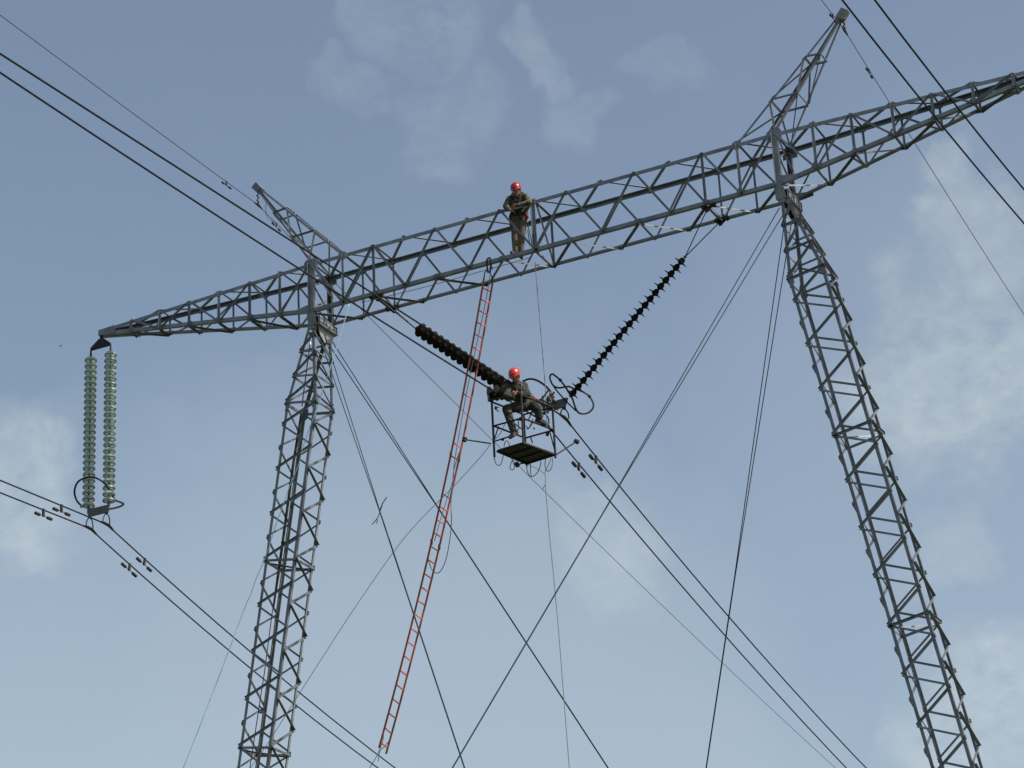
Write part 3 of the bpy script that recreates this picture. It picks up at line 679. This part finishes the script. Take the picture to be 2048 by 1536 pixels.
# earth wire clamps on the peaks
for s in (-1, 1):
    e = empty('earth_wire_clamp', W(s*8.38, -.05, 2.75), 'short dark chain and clamp hanging from the tip of the %s peak' % ('left' if s < 0 else 'right'), 'clamp', 'earth wire clamps'); bpy.context.view_layer.update()
    zt_ = 2.5 if s < 0 else 2.55
    bm = bmesh.new(); tp = W(s*8.38, 0, 2.86)
    for i in range(5): ball(bm, W(s*8.38+.015*(-1)**i, 0, 2.86-(2.86-zt_)*i/5), .022, 6, (1, 1, 1.5))
    link('chain', bm, 'dark', e)
    bm = bmesh.new(); tube(bm, [W(s*8.38, -.16, zt_-.01), W(s*8.38, 0, zt_), W(s*8.38, .2, zt_-.035)], [.014, .03, .014], 7); link('clamp_body', bm, 'dark', e)
bm = bmesh.new(); tube(bm, spline([W(-8.1, 0, 2.62), W(-8.2, .1, 2.35), W(-8.3, .35, 2.25), W(-8.38, .9, 2.33)], 6), .006, 5)
tag(link('jumper_lead', bm, 'alu'), 'thin bent lead from the left peak to its wire', 'cable')

# ---------------------------------------------------------------- ladder
LY = -.5
def lrail(t, side):    # t: 0 top - 1 bottom, measured along the hanging ladder
    L0, L1 = at(968, 556, LY-.05), at(758, 1496, LY-.35)
    R0, R1 = at(985.5, 564, LY+.26), at(772, 1508, LY-.07)
    A, B = (L0, L1) if side == 0 else (R0, R1)
    bow = V((.0, 0, 0)); p = A.lerp(B, t); p.x += 4*t*(1-t)*.16; return p
lad = empty('ladder', lrail(0, 0), 'long narrow orange insulated ladder hanging from the crossarm beside the left dark string', 'ladder'); bpy.context.view_layer.update()
for sd in (0, 1):
    bm = bmesh.new(); tube(bm, [lrail(i/30, sd) for i in range(31)], .0205, 8)
    for yv in (925, 1100): ball(bm, lrail((yv-556)/940., sd), .027, 8, (1, 1, 2.6))
    link('rail', bm, 'rail', lad)
rungs = [577, 601, 625, 650, 675, 702, 800, 901, 927, 1004, 1029, 1055, 1081, 1108, 1134, 1162, 1188, 1214, 1240, 1268, 1294, 1321, 1349, 1376, 1403, 1430, 1458, 1485]
for yv in rungs:
    t = (yv-556)/940.; bm = bmesh.new(); tube(bm, [lrail(t, 0), lrail(t, 1)], .0145, 8); link('rung', bm, 'orange', lad)
bm = bmesh.new()
tube(bm, spline([at(968, 556, LY), at(970, 545, LY), at(975, 541, LY-.05), at(983, 552, LY+.1), at(985, 562, LY+.25)], 5), .012, 6)
tube(bm, spline([at(976, 545, LY-.06), at(974, 532, LY-.06), at(974, 520, LY-.08), at(979, 516, LY-.02), at(982, 524, LY+.08), at(980, 545, LY+.08)], 5), .02, 7)
tube(bm, spline([at(980, 516, LY-.1), at(982, 530, LY-.1), at(985, 538, LY+.1)], 5), .014, 7)
link('hook', bm, 'dark', lad)

# ropes
def rope(pts, r, material, label, group='thin working ropes', name='rope'):
    bm = bmesh.new(); tube(bm, spline(pts, 5), r, 6); return tag(link(name, bm, material, None, True), label, 'rope', group)
rope([at(u, v, LY-.08) for u, v in ((980, 552), (970, 610), (955, 680), (938, 760), (925, 830), (912, 905), (908, 930), (906, 960), (890, 1010), (875, 1060), (869, 1082))], .008, 'rope', 'dark cord running down between the rails of the orange ladder')
rope([at(u, v, LY-.12) for u, v in ((918, 905), (908, 940), (905, 975), (902, 1010), (903, 1045), (898, 1090), (890, 1125), (878, 1145), (866, 1142), (858, 1125), (857, 1115))], .009, 'rope', 'slack dark loop hanging beside the middle of the orange ladder')
rope([at(767, 1463, LY-.2), at(766, 1480, LY-.2), at(759, 1500, LY-.2), at(752, 1515, LY-.3), at(735, 1545, LY-.6), at(690, 1640, LY-2)], .008, 'rope', 'dark cord tied to the foot of the orange ladder')
rope([at(783, 1476, LY-.1), at(770, 1492, LY-.1), at(760, 1502, LY-.15), at(756, 1523, LY-.2)], .008, 'rope', 'short loose end tied at the foot of the orange ladder')
rope([at(u, v, -.7) for u, v in ((698, 609), (690, 638), (680, 672), (673, 695), (664, 724), (655, 752), (647, 773), (639, 802), (621, 851), (606, 894), (597, 930), (582, 965), (566, 1012), (554, 1043), (539, 1090), (525, 1129), (512, 1158), (502, 1187), (492, 1210), (472, 1263), (450, 1322), (420, 1400), (385, 1490), (365, 1540), (300, 1700), (230, 1900))], .0085, 'bluerope', 'pale blue rope sagging down across the left leg')
rope([at(u, v, -.2) for u, v in ((1070, 522), (1073, 560), (1078, 620), (1083, 680), (1088, 740), (1091, 780), (1092, 806))], .008, 'rope', 'thin straight cord from the beam down to the centre yoke')
rope([at(1091, 806, -.1), at(1092, 826, -.1), at(1094, 850, -.1), at(1096, 858, -.1)], .010, 'bluerope', 'short pale blue cord hanging under the centre yoke')
rope([at(u, v, -.58) for u, v in ((722, 605), (790, 589), (880, 566), (968, 541), (1030, 524), (1060, 515))], .007, 'rope', 'thin cord stretched along the underside of the beam left of the standing worker')
rope([atc(u, v, -.9) for u, v in ((983, 886), (960, 915), (905, 975), (845, 1035), (790, 1100), (700, 1230), (600, 1385), (540, 1480), (505, 1530), (420, 1650))], .0065, 'lightrope', 'thin pale rope from the cage corner down past the ladder to the left leg')
rope([atc(u, v, -.9) for u, v in ((985, 884), (1000, 868), (1009, 850), (1018, 835))], .0065, 'lightrope', 'short pale cord inside the left side of the cage')
rope([atc(u, v, -.5) for u, v in ((1089, 945), (1091, 955), (1091, 972), (1094, 1010), (1100, 1080), (1108, 1160), (1118, 1270), (1128, 1400), (1139, 1540), (1155, 1750))], .0075, 'rope', 'thin tag line trailing from under the cage to the bottom edge')
rope([atc(u, v, -.5) for u, v in ((1056, 929), (1075, 938), (1089, 947)) ], .0075, 'rope', 'short bridle from the cage floor to the tag line, left side')
rope([atc(u, v, -.3) for u, v in ((1103, 915), (1096, 932), (1089, 947)) ], .0075, 'rope', 'short bridle from the cage floor to the tag line, right side')
rope([atc(u, v, -.5) for u, v in ((1091, 968), (1088, 973), (1085, 979)) ], .006, 'rope', 'stub end of the tag line knot under the cage')
rope([atc(1042.5, 762, -.95), atc(1044, 800, -.95), atc(1047, 860, -.92), atc(1049.5, 896, -.9)], .007, 'rope', 'pale cord hanging in front of the seated worker', )
# hoisting gear inside the left leg
ht = empty('hoist_tackle', at(620, 662, -.3), 'bright hook with red and black hoisting rods hanging inside the left leg', 'hoist'); bpy.context.view_layer.update()
bm = bmesh.new(); tube(bm, spline([at(620, 655, -.3), at(616, 667, -.3), at(622, 672, -.3), at(619, 680, -.3), at(621, 690, -.3)], 4), .02, 7); ball(bm, at(621, 668, -.3), .045, 8); link('hook', bm, 'chrome', ht)
bm = bmesh.new(); tube(bm, [at(620, 690, -.3), at(612, 749, -.25), at(604, 812, -.2)], .014, 7); link('red_rod', bm, 'redrod', ht)
bm = bmesh.new(); tube(bm, [at(602, 828, -.15), at(600, 846, -.1), at(587, 925, -.1), at(566, 1080, -.1), at(557, 1145, -.1), at(546.5, 1217, -.1)], [.02, .03, .03, .03, .032, .02], 8); ball(bm, at(566, 1085, -.1), .045, 8); link('black_rod', bm, 'dark', ht)
bm = bmesh.new(); tube(bm, [at(546, 1216, -.1), at(544, 1228, -.1), at(529, 1344, -.1), at(518, 1414, -.1), at(505, 1502, -.1), at(480, 1660, -.1)], .010, 6); tube(bm, spline([at(519, 1412, -.1), at(524, 1418, -.1), at(523, 1426, -.1), at(516, 1423, -.1)], 4), .016, 6); link('cord', bm, 'dark', ht)
# the twig-like tie on a guy
bm = bmesh.new()
gp = at(761, 1019, -6.5)
tube(bm, [at(773.5, 994, -5.2), at(765, 1007, -5.2), at(761, 1019, -5.2)], [.008, .010, .015], 6); tube(bm, spline([at(761, 1019, -5.2), at(757, 1032, -5.2), at(752, 1040, -5.2), at(744, 1049, -5.2)], 4), .008, 6); tube(bm, spline([at(754, 1037, -5.2), at(754.5, 1042, -5.2), at(753, 1047, -5.2)], 4), .008, 6)
tag(link('wire_tie', bm, 'guy'), 'small forked tie knotted round the steep guy pair left of the ladder', 'tie')

# ---------------------------------------------------------------- work cage
CG = {}
def c3(u, v, y): return at(u, v, y)
YL, YT, YR, YB = -.95+DY, -1.02+DY, .0+DY, .05+DY
cage = empty('work_cage', atc(1050, 905, -.5), 'open black tube work cage with a dark slatted floor, hung below the yoke', 'work cage'); bpy.context.view_layer.update()
F = {'L': at(994, 900, YL), 'T': at(1047, 884, YT), 'R': at(1110, 907, YR), 'B': at(1053, 925, YB)}
bm = bmesh.new()
nF = (F['R']-F['L']).cross(F['B']-F['T']).normalized()
if nF.z < 0: nF = -nF
def fl(a, b):  # a: L->T side param, b: L->B
    return F['L']*(1-a)*(1-b) + F['T']*a*(1-b) + F['B']*(1-a)*b + F['R']*a*b
for i in range(7):
    a0, a1 = i/7+.003, (i+1)/7-.003
    plate(bm, [fl(a0, .01), fl(a1, .01), fl(a1, .99), fl(a0, .99)], nF, .02)
link('floor', bm, 'wood', cage)
bm = bmesh.new()
off = nF*-.028
for k0, k1 in ('LT', 'TR', 'RB', 'BL'): tube(bm, [F[k0]+off, F[k1]+off], .022, 8)
for q in (.33, .66): tube(bm, [fl(0, q)+off, fl(1, q)+off], .015, 8)
link('floor_frame', bm, 'cage', cage)
def post(p0, p1, r=.023):
    bm = bmesh.new(); tube(bm, [p0, p1], r, 8); link('post', bm, 'cage', cage)
post(at(983.5, 803, YL), at(989, 914, YL)); post(at(1042, 790, YT), at(1047, 888, YT)); post(at(1105, 814, YR), at(1111, 916, YR)); post(at(1047.5, 829, YB), at(1053.5, 932, YB), .02)
post(at(976.5, 790, YL-.02), at(977, 801, YL-.02), .017)
R1 = {'L': at(987.5, 852, YL), 'T': at(1044.5, 836, YT), 'R': at(1108, 860, YR), 'B': at(1050.5, 876, YB)}
R2 = {'L': at(976.5, 801, YL), 'T': at(1041, 789, YT), 'R': at(1106, 815, YR), 'B': at(1047, 829, YB)}
for RR in (R1, R2):
    for k0, k1 in ('LT', 'TR', 'RB', 'BL'):
        bm = bmesh.new(); tube(bm, [RR[k0], RR[k1]], .0185, 8); link('rail', bm, 'cage', cage)
bm = bmesh.new(); tube(bm, [at(985, 884, YL), at(1022, 872, YL-.0)], .015, 8); link('rail', bm, 'cage', cage)
for pts in ([(997, 853, YL), (987, 884, YL)], [(1100, 865, YR-.02), (1110, 903, YR)], [(1061, 874, YB), (1065, 886, YB)], [(1049, 862, DY-.6), (1012, 834, DY-.9)], [(1056, 842, DY-.4), (1066, 818, DY-.3)]):
    bm = bmesh.new(); tube(bm, [at(*q) for q in pts], .0125, 7); link('strut', bm, 'cage', cage)
# outrigger arms with round guide heads
for p0, p1, kk in (((981, 887, YL), (929, 879, YL-.3), 0), ((1113, 909, YR), (1153, 883, YR+.5), 0), ((1053, 925, YB), (1034, 929, YB-.2), 1)):
    bm = bmesh.new(); a, b = at(*p0), at(*p1); d = (b-a).normalized(); tube(bm, [a, b], .0145, 8)
    link('outrigger', bm, 'guy', cage)
    bm = bmesh.new(); lathe(bm, [(.015, -.05), (.045, -.04), (.05, -.02), (.038, 0), (.05, .02), (.045, .04), (.015, .05)], b, V((d.z, 0, -d.x)).normalized() if abs(d.x)+abs(d.z) > .1 else V((1, 0, 0)), 14); link('guide_roller', bm, 'weight', cage)
# clamps, hooks and straps on the rails
for u, v, y, sx, sz in ((1005, 879, YL, .055, .045), (1095, 868, YR, .055, .08), (1015, 822, DY-.9, .03, .05), (1041, 838, DY-.95, .05, .07), (1048, 840, DY-.6, .04, .05), (1086, 827, DY-.1, .03, .06), (1068, 857, DY-.2, .03, .03), (992, 816, YL+.1, .035, .05)):
    bm = bmesh.new(); c = at(u, v, y); bmesh.ops.create_cube(bm, size=1, matrix=Matrix.Translation(c) @ Matrix.Rotation(.4, 4, 'Y') @ Matrix.Diagonal((sx, .05, sz, 1)))
    bmesh.ops.bevel(bm, geom=bm.edges[:], offset=.008, segments=1, affect='EDGES'); link('rail_clamp', bm, 'cage', cage)
bm = bmesh.new(); tube(bm, spline([at(991, 812, YL), at(990, 817, YL), at(993, 820, YL), at(998, 823, YL)], 4), .011, 6); tube(bm, spline([at(991, 815, YL), at(995, 814, YL), at(998, 816, YL)], 4), .009, 6); link('hook', bm, 'cage', cage)
# straps under the seated worker
for pts in ([(1052, 852, -.5), (1057, 858, -.5), (1060, 852, -.4), (1066, 838, -.3)], [(1036, 838, -.9), (1038, 858, -.9), (1034, 860, -.9)], [(1054, 858, -.5), (1059, 855, -.4), (1068, 842, -.3)]):
    bm = bmesh.new(); tube(bm, [atc(*q) for q in pts], .011, 6); link('strap', bm, 'web', cage)
RL = 'slack cord loops under the cage'
loops = [([(989, 912), (989.5, 921), (993, 929), (998, 931), (1002, 927), (1005, 918), (1007, 910)], YL, 'slack cord loop under the left corner of the cage'),
         ([(1025, 919), (1021, 930), (1020, 936), (1024, 940), (1029, 936), (1028, 929), (1024, 917), (1020, 897), (1017, 885), (1012, 882), (1009, 888), (1008, 894)], -.6, 'cord loop hanging below the front left edge of the cage floor'),
         ([(1053.5, 930), (1054, 940), (1057, 948), (1062, 953), (1069, 951), (1076, 943), (1080, 933), (1082, 922)], .02, 'wide cord loop under the lowest corner of the cage'),
         ([(1061, 926), (1061, 938), (1061.5, 948), (1063, 952)], .03, 'straight cord inside the wide loop under the cage'),
         ([(1091, 917), (1090, 930), (1092, 940), (1097, 942), (1103, 936), (1105, 925), (1105.5, 915)], -.05, 'cord loop under the right end of the cage')]
for pts, y, lab in loops: rope([at(u, v, y if y <= DY-.5 else y+DY) for u, v in pts], .0085, 'rope', lab, RL)

# ---------------------------------------------------------------- people
def body_mesh(name, caps, balls, material, parent=None, vox=.011, smooth_it=3):
    bm = bmesh.new()
    for P0, r0, P1, r1 in caps:
        P0, P1 = V(P0), V(P1); d = (P1-P0)
        n = 4; tube(bm, [P0.lerp(P1, i/n) for i in range(n+1)], [r0+(r1-r0)*i/n for i in range(n+1)], 14)
        ball(bm, P0, r0*.995, 10); ball(bm, P1, r1*.995, 10)
    for c, r, sc, mt in balls:
        mtx = Matrix.Translation(V(c)) @ (mt or Matrix.Identity(4)) @ Matrix.Diagonal((r*sc[0], r*sc[1], r*sc[2], 1))
        bmesh.ops.create_uvsphere(bm, u_segments=18, v_segments=14, radius=1, matrix=mtx)
    o = link(name, bm, material, parent, True)
    rm = o.modifiers.new('remesh', 'REMESH'); rm.mode = 'VOXEL'; rm.voxel_size = vox; rm.use_smooth_shade = True
    sm = o.modifiers.new('smooth', 'SMOOTH'); sm.factor = .5; sm.iterations = smooth_it
    return o
def frame(fwd, up):
    f = V(fwd).normalized(); r = f.cross(V(up)).normalized(); u = r.cross(f); return f, r, u
def hand(caps, wrist, d, palmn, spread, curl, s=1.0):
    """palm, five separate bent fingers; d = direction of the hand, palmn = palm normal, spread = towards the thumb"""
    d, pn = V(d).normalized(), V(palmn).normalized(); sp = V(spread); sp = (sp - d*sp.dot(d)).normalized()
    for q in (-.028, -.01, .01, .028): caps.append((wrist + sp*q*.7*s, .017*s, wrist + d*.085*s + sp*q*s, .014*s))
    for q, ln in ((.03, .068), (.01, .078), (-.01, .072), (-.03, .056)):
        p = wrist + d*.088*s + sp*q*s; dd = d; prev = p; rr = .0095
        for k, f_ in enumerate((.45, .32, .26)):
            a = curl*(.5+.5*k); dd = (dd*math.cos(a) + pn*math.sin(a)).normalized(); nx = prev + dd*ln*f_*s
            caps.append((prev, rr*s, nx, (rr-.001)*s)); prev = nx; rr -= .001
    p = wrist + d*.02*s + sp*.03*s; q = p + (d*.6+sp*.7+pn*.25).normalized()*.04*s; r = q + (d*.85+sp*.2+pn*.5).normalized()*.032*s
    caps.append((p, .013*s, q, .011*s)); caps.append((q, .011*s, r, .009*s))
def head_parts(caps, balls, C, fwd, up, neck0):
    f, r, u = frame(fwd, up); R_ = Matrix((r, f, u)).transposed().to_4x4()
    balls.append((C, .1, (.76, .93, 1.12), R_)); balls.append((C - u*.055 + f*.022, .072, (.82, .86, .9), R_))
    caps.append((neck0, .062, C - u*.05 - f*.02, .055))
    caps.append((C + f*.088 - u*.0, .008, C + f*.108 - u*.032, .015))           # nose
    caps.append((C + f*.085 + u*.018 - r*.035, .011, C + f*.085 + u*.018 + r*.035, .011))   # brow
    caps.append((C + f*.080 - u*.062 - r*.018, .010, C + f*.080 - u*.062 + r*.018, .010))   # mouth
    caps.append((C + f*.074 - u*.1, .018, C + f*.07 - u*.095, .018))            # chin
    for q in (-1, 1): caps.append((C + r*q*.077 + u*.012, .014, C + r*q*.08 - u*.022, .011))  # ears
def head_extras(root, C, fwd, up, hel='red'):
    f, r, u = frame(fwd, up)
    bm = bmesh.new()
    for q in (-1, 1): ball(bm, C + f*.082 + r*q*.031 + u*.003, .0125, 8)
    link('eyes', bm, 'white', root)
    bm = bmesh.new()
    R_ = Matrix((r, f, u)).transposed().to_4x4()
    bmesh.ops.create_uvsphere(bm, u_segments=20, v_segments=14, radius=1, matrix=Matrix.Translation(C - f*.012 + u*.012) @ R_ @ Matrix.Diagonal((.083, .098, .105, 1)))
    bmesh.ops.bisect_plane(bm, geom=bm.verts[:]+bm.edges[:]+bm.faces[:], plane_co=C + u*.0 - f*.02, plane_no=(u*.5 - f), clear_inner=True)
    link('hair', bm, 'hair', root)
    # helmet: dome, brim and crown ridge
    hc = C + u*.045 - f*.002; bm = bmesh.new(); n1, n2 = 28, 12; rings = []
    for j in range(n2+1):
        ph = math.pi/2*(1 - j/n2); ring = []
        for i in range(n1):
            a = 2*math.pi*i/n1; rr = math.cos(ph); x = math.cos(a)*rr; y = math.sin(a)*rr
            k = 1.0 + (.035 if abs(math.cos(a)) < .16 and ph > .35 else 0)
            ring.append(bm.verts.new(hc + (r*x*.106 + f*y*.128 + u*math.sin(ph)*.128)*k))
        rings.append(ring)
    top = bm.verts.new(hc + u*.132)
    for A, B in zip(rings[1:], rings[2:]):
        for i in range(n1): bm.faces.new((A[i], A[(i+1) % n1], B[(i+1) % n1], B[i]))
    for i in range(n1): bm.faces.new((top, rings[1][(i+1) % n1], rings[1][i]))
    for v in rings[0]: bm.verts.remove(v)
    last = rings[-1]; br = []
    for i in range(n1):
        a = 2*math.pi*i/n1; e = .012 + (.04 if math.sin(a) > .35 else 0)*max(0, math.sin(a))
        br.append(bm.verts.new(hc + r*math.cos(a)*(.106+min(e, .014)) + f*math.sin(a)*(.128+e*.8) - u*.022))
    for i in range(n1): bm.faces.new((last[i], last[(i+1) % n1], br[(i+1) % n1], br[i]))
    o = link('helmet', bm, hel, root, True); sd = o.modifiers.new('solid', 'SOLIDIFY'); sd.thickness = .006
    bm = bmesh.new()
    for q in (-1, 1): tube(bm, spline([C + r*q*.1 + u*.03, C + r*q*.088 - u*.05 + f*.02, C + r*q*.03 - u*.115 + f*.06, C - u*.122 + f*.065], 4), .005, 5)
    link('chin_strap', bm, 'web', root)
def boot(root, ankle, toe_dir, sc=1.0):
    d = V(toe_dir).normalized(); u = V((0, 0, 1)); u = (u - d*u.dot(d)).normalized(); sd = d.cross(u)
    body_mesh('boot', [(ankle + u*.07, .052, ankle, .05), (ankle - u*.035 - d*.04, .042, ankle - u*.045 + d*.06, .044), (ankle - u*.045 + d*.06, .044, ankle - u*.055 + d*.15, .037)],
              [(ankle - u*.088 + d*.05, .05, (1, 1, 1), Matrix((sd, d, u)).transposed().to_4x4() @ Matrix.Diagonal((.9, 2.7, .32, 1)))], 'boot', root, .012, 2)
def limb_pts(*a): return [V(p) for p in a]
def build_person(name, label, J, face_dir, face_up, shirt, trousers, hands, toe, belt_y, hel='red', bulk=1.0):
    root_caps, balls = [], []
    sk = root_caps
    for a, ra, b, rb in (('pel', .10, 'chest', .10), ('chest', .09, 'neck', .05), ('shL', .05, 'elL', .04), ('elL', .04, 'wrL', .027), ('shR', .05, 'elR', .04), ('elR', .04, 'wrR', .027),
                         ('hipL', .08, 'knL', .052), ('knL', .052, 'anL', .036), ('hipR', .08, 'knR', .052), ('knR', .052, 'anR', .036), ('shL', .06, 'shR', .06), ('hipL', .09, 'hipR', .09)):
        sk.append((J[a], ra, J[b], rb))
    head_parts(sk, balls, J['head'], face_dir, face_up, J['neck'])
    for wr, d, pn, sp, cu in hands: hand(sk, J[wr], d, pn, sp, cu)
    root = body_mesh(name, sk, balls, 'skin', None, .0075, 2)
    tag(root, label, 'person'); head_extras(root, J['head'], face_dir, face_up, hel)
    mid = J['pel'].lerp(J['chest'], .5); ex = (J['shR']-J['shL']).normalized()
    KB = lambda cs: [(a, ra*bulk, b, rb*bulk) for a, ra, b, rb in cs]
    body_mesh('shirt', KB([(J['shL'], .072, J['elL'], .060), (J['elL'], .062, J['wrL'].lerp(J['elL'], .06), .044), (J['shR'], .072, J['elR'], .060), (J['elR'], .062, J['wrR'].lerp(J['elR'], .06), .044),
                        (J['shL'], .075, J['shR'], .075), (J['chest']-ex*.075, .125, mid-ex*.055, .12), (J['chest']+ex*.075, .125, mid+ex*.055, .12), (mid-ex*.06, .118, J['pel']-ex*.055, .122), (mid+ex*.06, .118, J['pel']+ex*.055, .122),
                        (J['chest']-ex*.08, .11, J['shL']+ex*.06, .085), (J['chest']+ex*.08, .11, J['shR']-ex*.06, .085), (J['neck'], .075/bulk, J['neck'].lerp(J['head'], .28), .066/bulk)]), [], shirt, root, .014, 3)
    kl = lambda a, b, f: J[a].lerp(J[b], f)
    body_mesh('trousers', KB([(J['hipL'], .108, J['knL'], .078), (J['knL'], .078, kl('knL', 'anL', .9), .062), (J['hipR'], .108, J['knR'], .078), (J['knR'], .078, kl('knR', 'anR', .9), .062),
                           (J['hipL'], .115, J['hipR'], .115), (J['pel']-ex*.05, .122, J['pel']+ex*.05, .122)]), [], trousers, root, .014, 3)
    f_ = V(belt_y).normalized()
    # harness: belt and straps
    bm = bmesh.new(); c = J['pel'].lerp(mid, .55); up = (J['chest']-J['pel']).normalized(); bx = ex; by = up.cross(bx).normalized()
    ringp = [c + bx*math.cos(a)*.195 + by*math.sin(a)*.142 for a in [2*math.pi*i/24 for i in range(24)]]
    for dz in (-.022, 0, .022): tube(bm, [p + up*dz for p in ringp], .014, 6, True)
    for q in (-1, 1):
        sh = J['shL'] if q < 0 else J['shR']; ins = J['neck'].lerp(sh, .55)
        s_ = 1 if by.dot(f_) > 0 else -1
        tube(bm, spline([c + bx*q*.09 + by*s_*.135, mid.lerp(J['chest'], .6) + bx*q*.09 + by*s_*.15, ins + up*.06 + by*s_*.05, ins + up*.055 - by*s_*.07, mid - by*s_*.15 + bx*q*.05], 6), .016, 6)
    tube(bm, [mid.lerp(J['chest'], .7) - bx*.09 + by*s_*.155, mid.lerp(J['chest'], .7) + bx*.09 + by*s_*.155], .014, 6)
    link('harness', bm, 'web', root)
    boot(root, J['anL'], toe[0]); boot(root, J['anR'], toe[1])
    return root, c, bx, by*s_, up

# worker standing inside the crossarm, arms folded over the near top chord
J = dict(head=at(1033, 381, -.50), neck=at(1034.5, 392, -.42), chest=at(1036, 407, -.27), pel=at(1038.5, 437, -.17),
         shL=at(1019, 398, -.32), shR=at(1052, 394, -.30), elL=at(1011, 412, -.52), elR=at(1059, 405, -.56), wrL=at(1020, 420, -.66), wrR=at(1034, 411, -.70),
         hipL=at(1032, 443, -.16), hipR=at(1045, 442, -.14), knL=at(1030, 474, -.2), knR=at(1043, 472, -.14), anL=at(1031, 505, -.18), anR=at(1042, 508, -.08))
fwd1 = V((.05, -.86, -.50)); toC = V((0, -1, 0))
rt, c, bx, by, up = build_person('person', 'worker in camouflage jacket and red helmet standing inside the crossarm, leaning on its top chord', J, fwd1, (0, -.4, 1), 'camo', 'trousers',
             [('wrL', (.35, -.1, -.25), (0, .3, -1), (0, -1, 0), .5), ('wrR', (-1, -.05, -.15), (0, .4, -1), (0, -.6, .8), .45)], [(-.15, -1, 0), (.2, -1, 0)], (0, -1, 0))
bm = bmesh.new(); p = c + bx*.19 + by*.02; tube(bm, [p, p - up*.06, p - up*.12], [.03, .034, .028], 8); link('tool_pouch', bm, 'strapred', rt)
bm = bmesh.new(); ball(bm, c + bx*.2 - up*.18 + by*.05, .024, 8); link('carabiner', bm, 'chrome', rt)
bm = bmesh.new(); tube(bm, spline([c + bx*.2 - up*.19 + by*.05, c + bx*.21 - up*.42, c + bx*.24 - up*.62, c + bx*.2 - up*.66, c + bx*.18 - up*.5, c + bx*.17 - up*.35], 5), .010, 6); link('lanyard', bm, 'web', rt)
bm = bmesh.new(); p = c - bx*.2 - up*.1; bar(bm, p + up*.09, p - up*.13, .05, .12); link('pouch', bm, 'web', rt)

# worker sitting on the cage rail
J = dict(head=atc(1030.5, 753, -.72), neck=atc(1032, 766, -.62), chest=atc(1036, 781, -.5), pel=atc(1053, 806, -.38),
         shL=atc(1017, 775, -.66), shR=atc(1048, 772, -.42), elL=atc(1012, 793, -.85), elR=atc(1054, 789, -.62), wrL=atc(1026, 797, -1.02), wrR=atc(1037, 788, -.92),
         hipL=atc(1047, 811, -.5), hipR=atc(1059, 807, -.28), knL=atc(1013, 818, -.85), knR=atc(1074, 816, -.52), anL=atc(1027, 862, -.95), anR=atc(1079, 838, -.42))
rt, c, bx, by, up = build_person('person', 'worker in grey-green overalls and red helmet sitting on the rail of the hanging cage', J, (-.15, -.75, -.62), (0, -.5, 1), 'greycloth', 'greycloth',
             [('wrL', (.3, -.5, .5), (0, 1, .3), (-1, 0, .3), .5), ('wrR', (-.8, -.5, .1), (0, 1, 0), (0, 0, 1), .5)], [(-.55, -.7, -.7), (.9, .1, -.5)], (-.2, -1, 0), 'orangered', 1.14)
bm = bmesh.new(); p = c + bx*.18; tube(bm, spline([p - by*.05, p + by*.06 + up*.02, p - up*.06 + by*.08], 4), .03, 8); link('belt_strap', bm, 'strapred', rt)
bm = bmesh.new(); tube(bm, spline([c - bx*.08 + by*.16 + up*.24, c - bx*.0 + by*.2 + up*.3, c + bx*.06 + by*.2 + up*.2, c + by*.2 + up*.1], 5), .012, 6); link('lanyard', bm, 'rope', rt)

# far bird, a speck in the sky
bm = bmesh.new(); P = at(122, 692, 240); e1, e2 = V((.9, .42, 0)), V((-.4, .85, 0))
ball(bm, P, .07, 8, (2.2, 1, .9))
for q in (-1, 1):
    a = P + e2*q*.03; b = P + e2*q*.16 + e1*.03 + V((0, 0, .07)); c_ = P + e2*q*.30 - e1*.05 + V((0, 0, .03))
    plate(bm, [a + e1*.09, b + e1*.07, c_, b - e1*.08, a - e1*.08], (0, 0, 1), .012)
plate(bm, [P - e1*.1 + e2*.03, P - e1*.24 + e2*.05, P - e1*.24 - e2*.05, P - e1*.1 - e2*.03], (0, 0, 1), .01)
M['feather'] = mat('brown_feathers', (.16, .12, .10), (.24, .21, .18), 12, .8)
tag(link('bird', bm, 'feather'), 'tiny far bird, a brown speck in the sky left of the crossarm tip', 'bird')
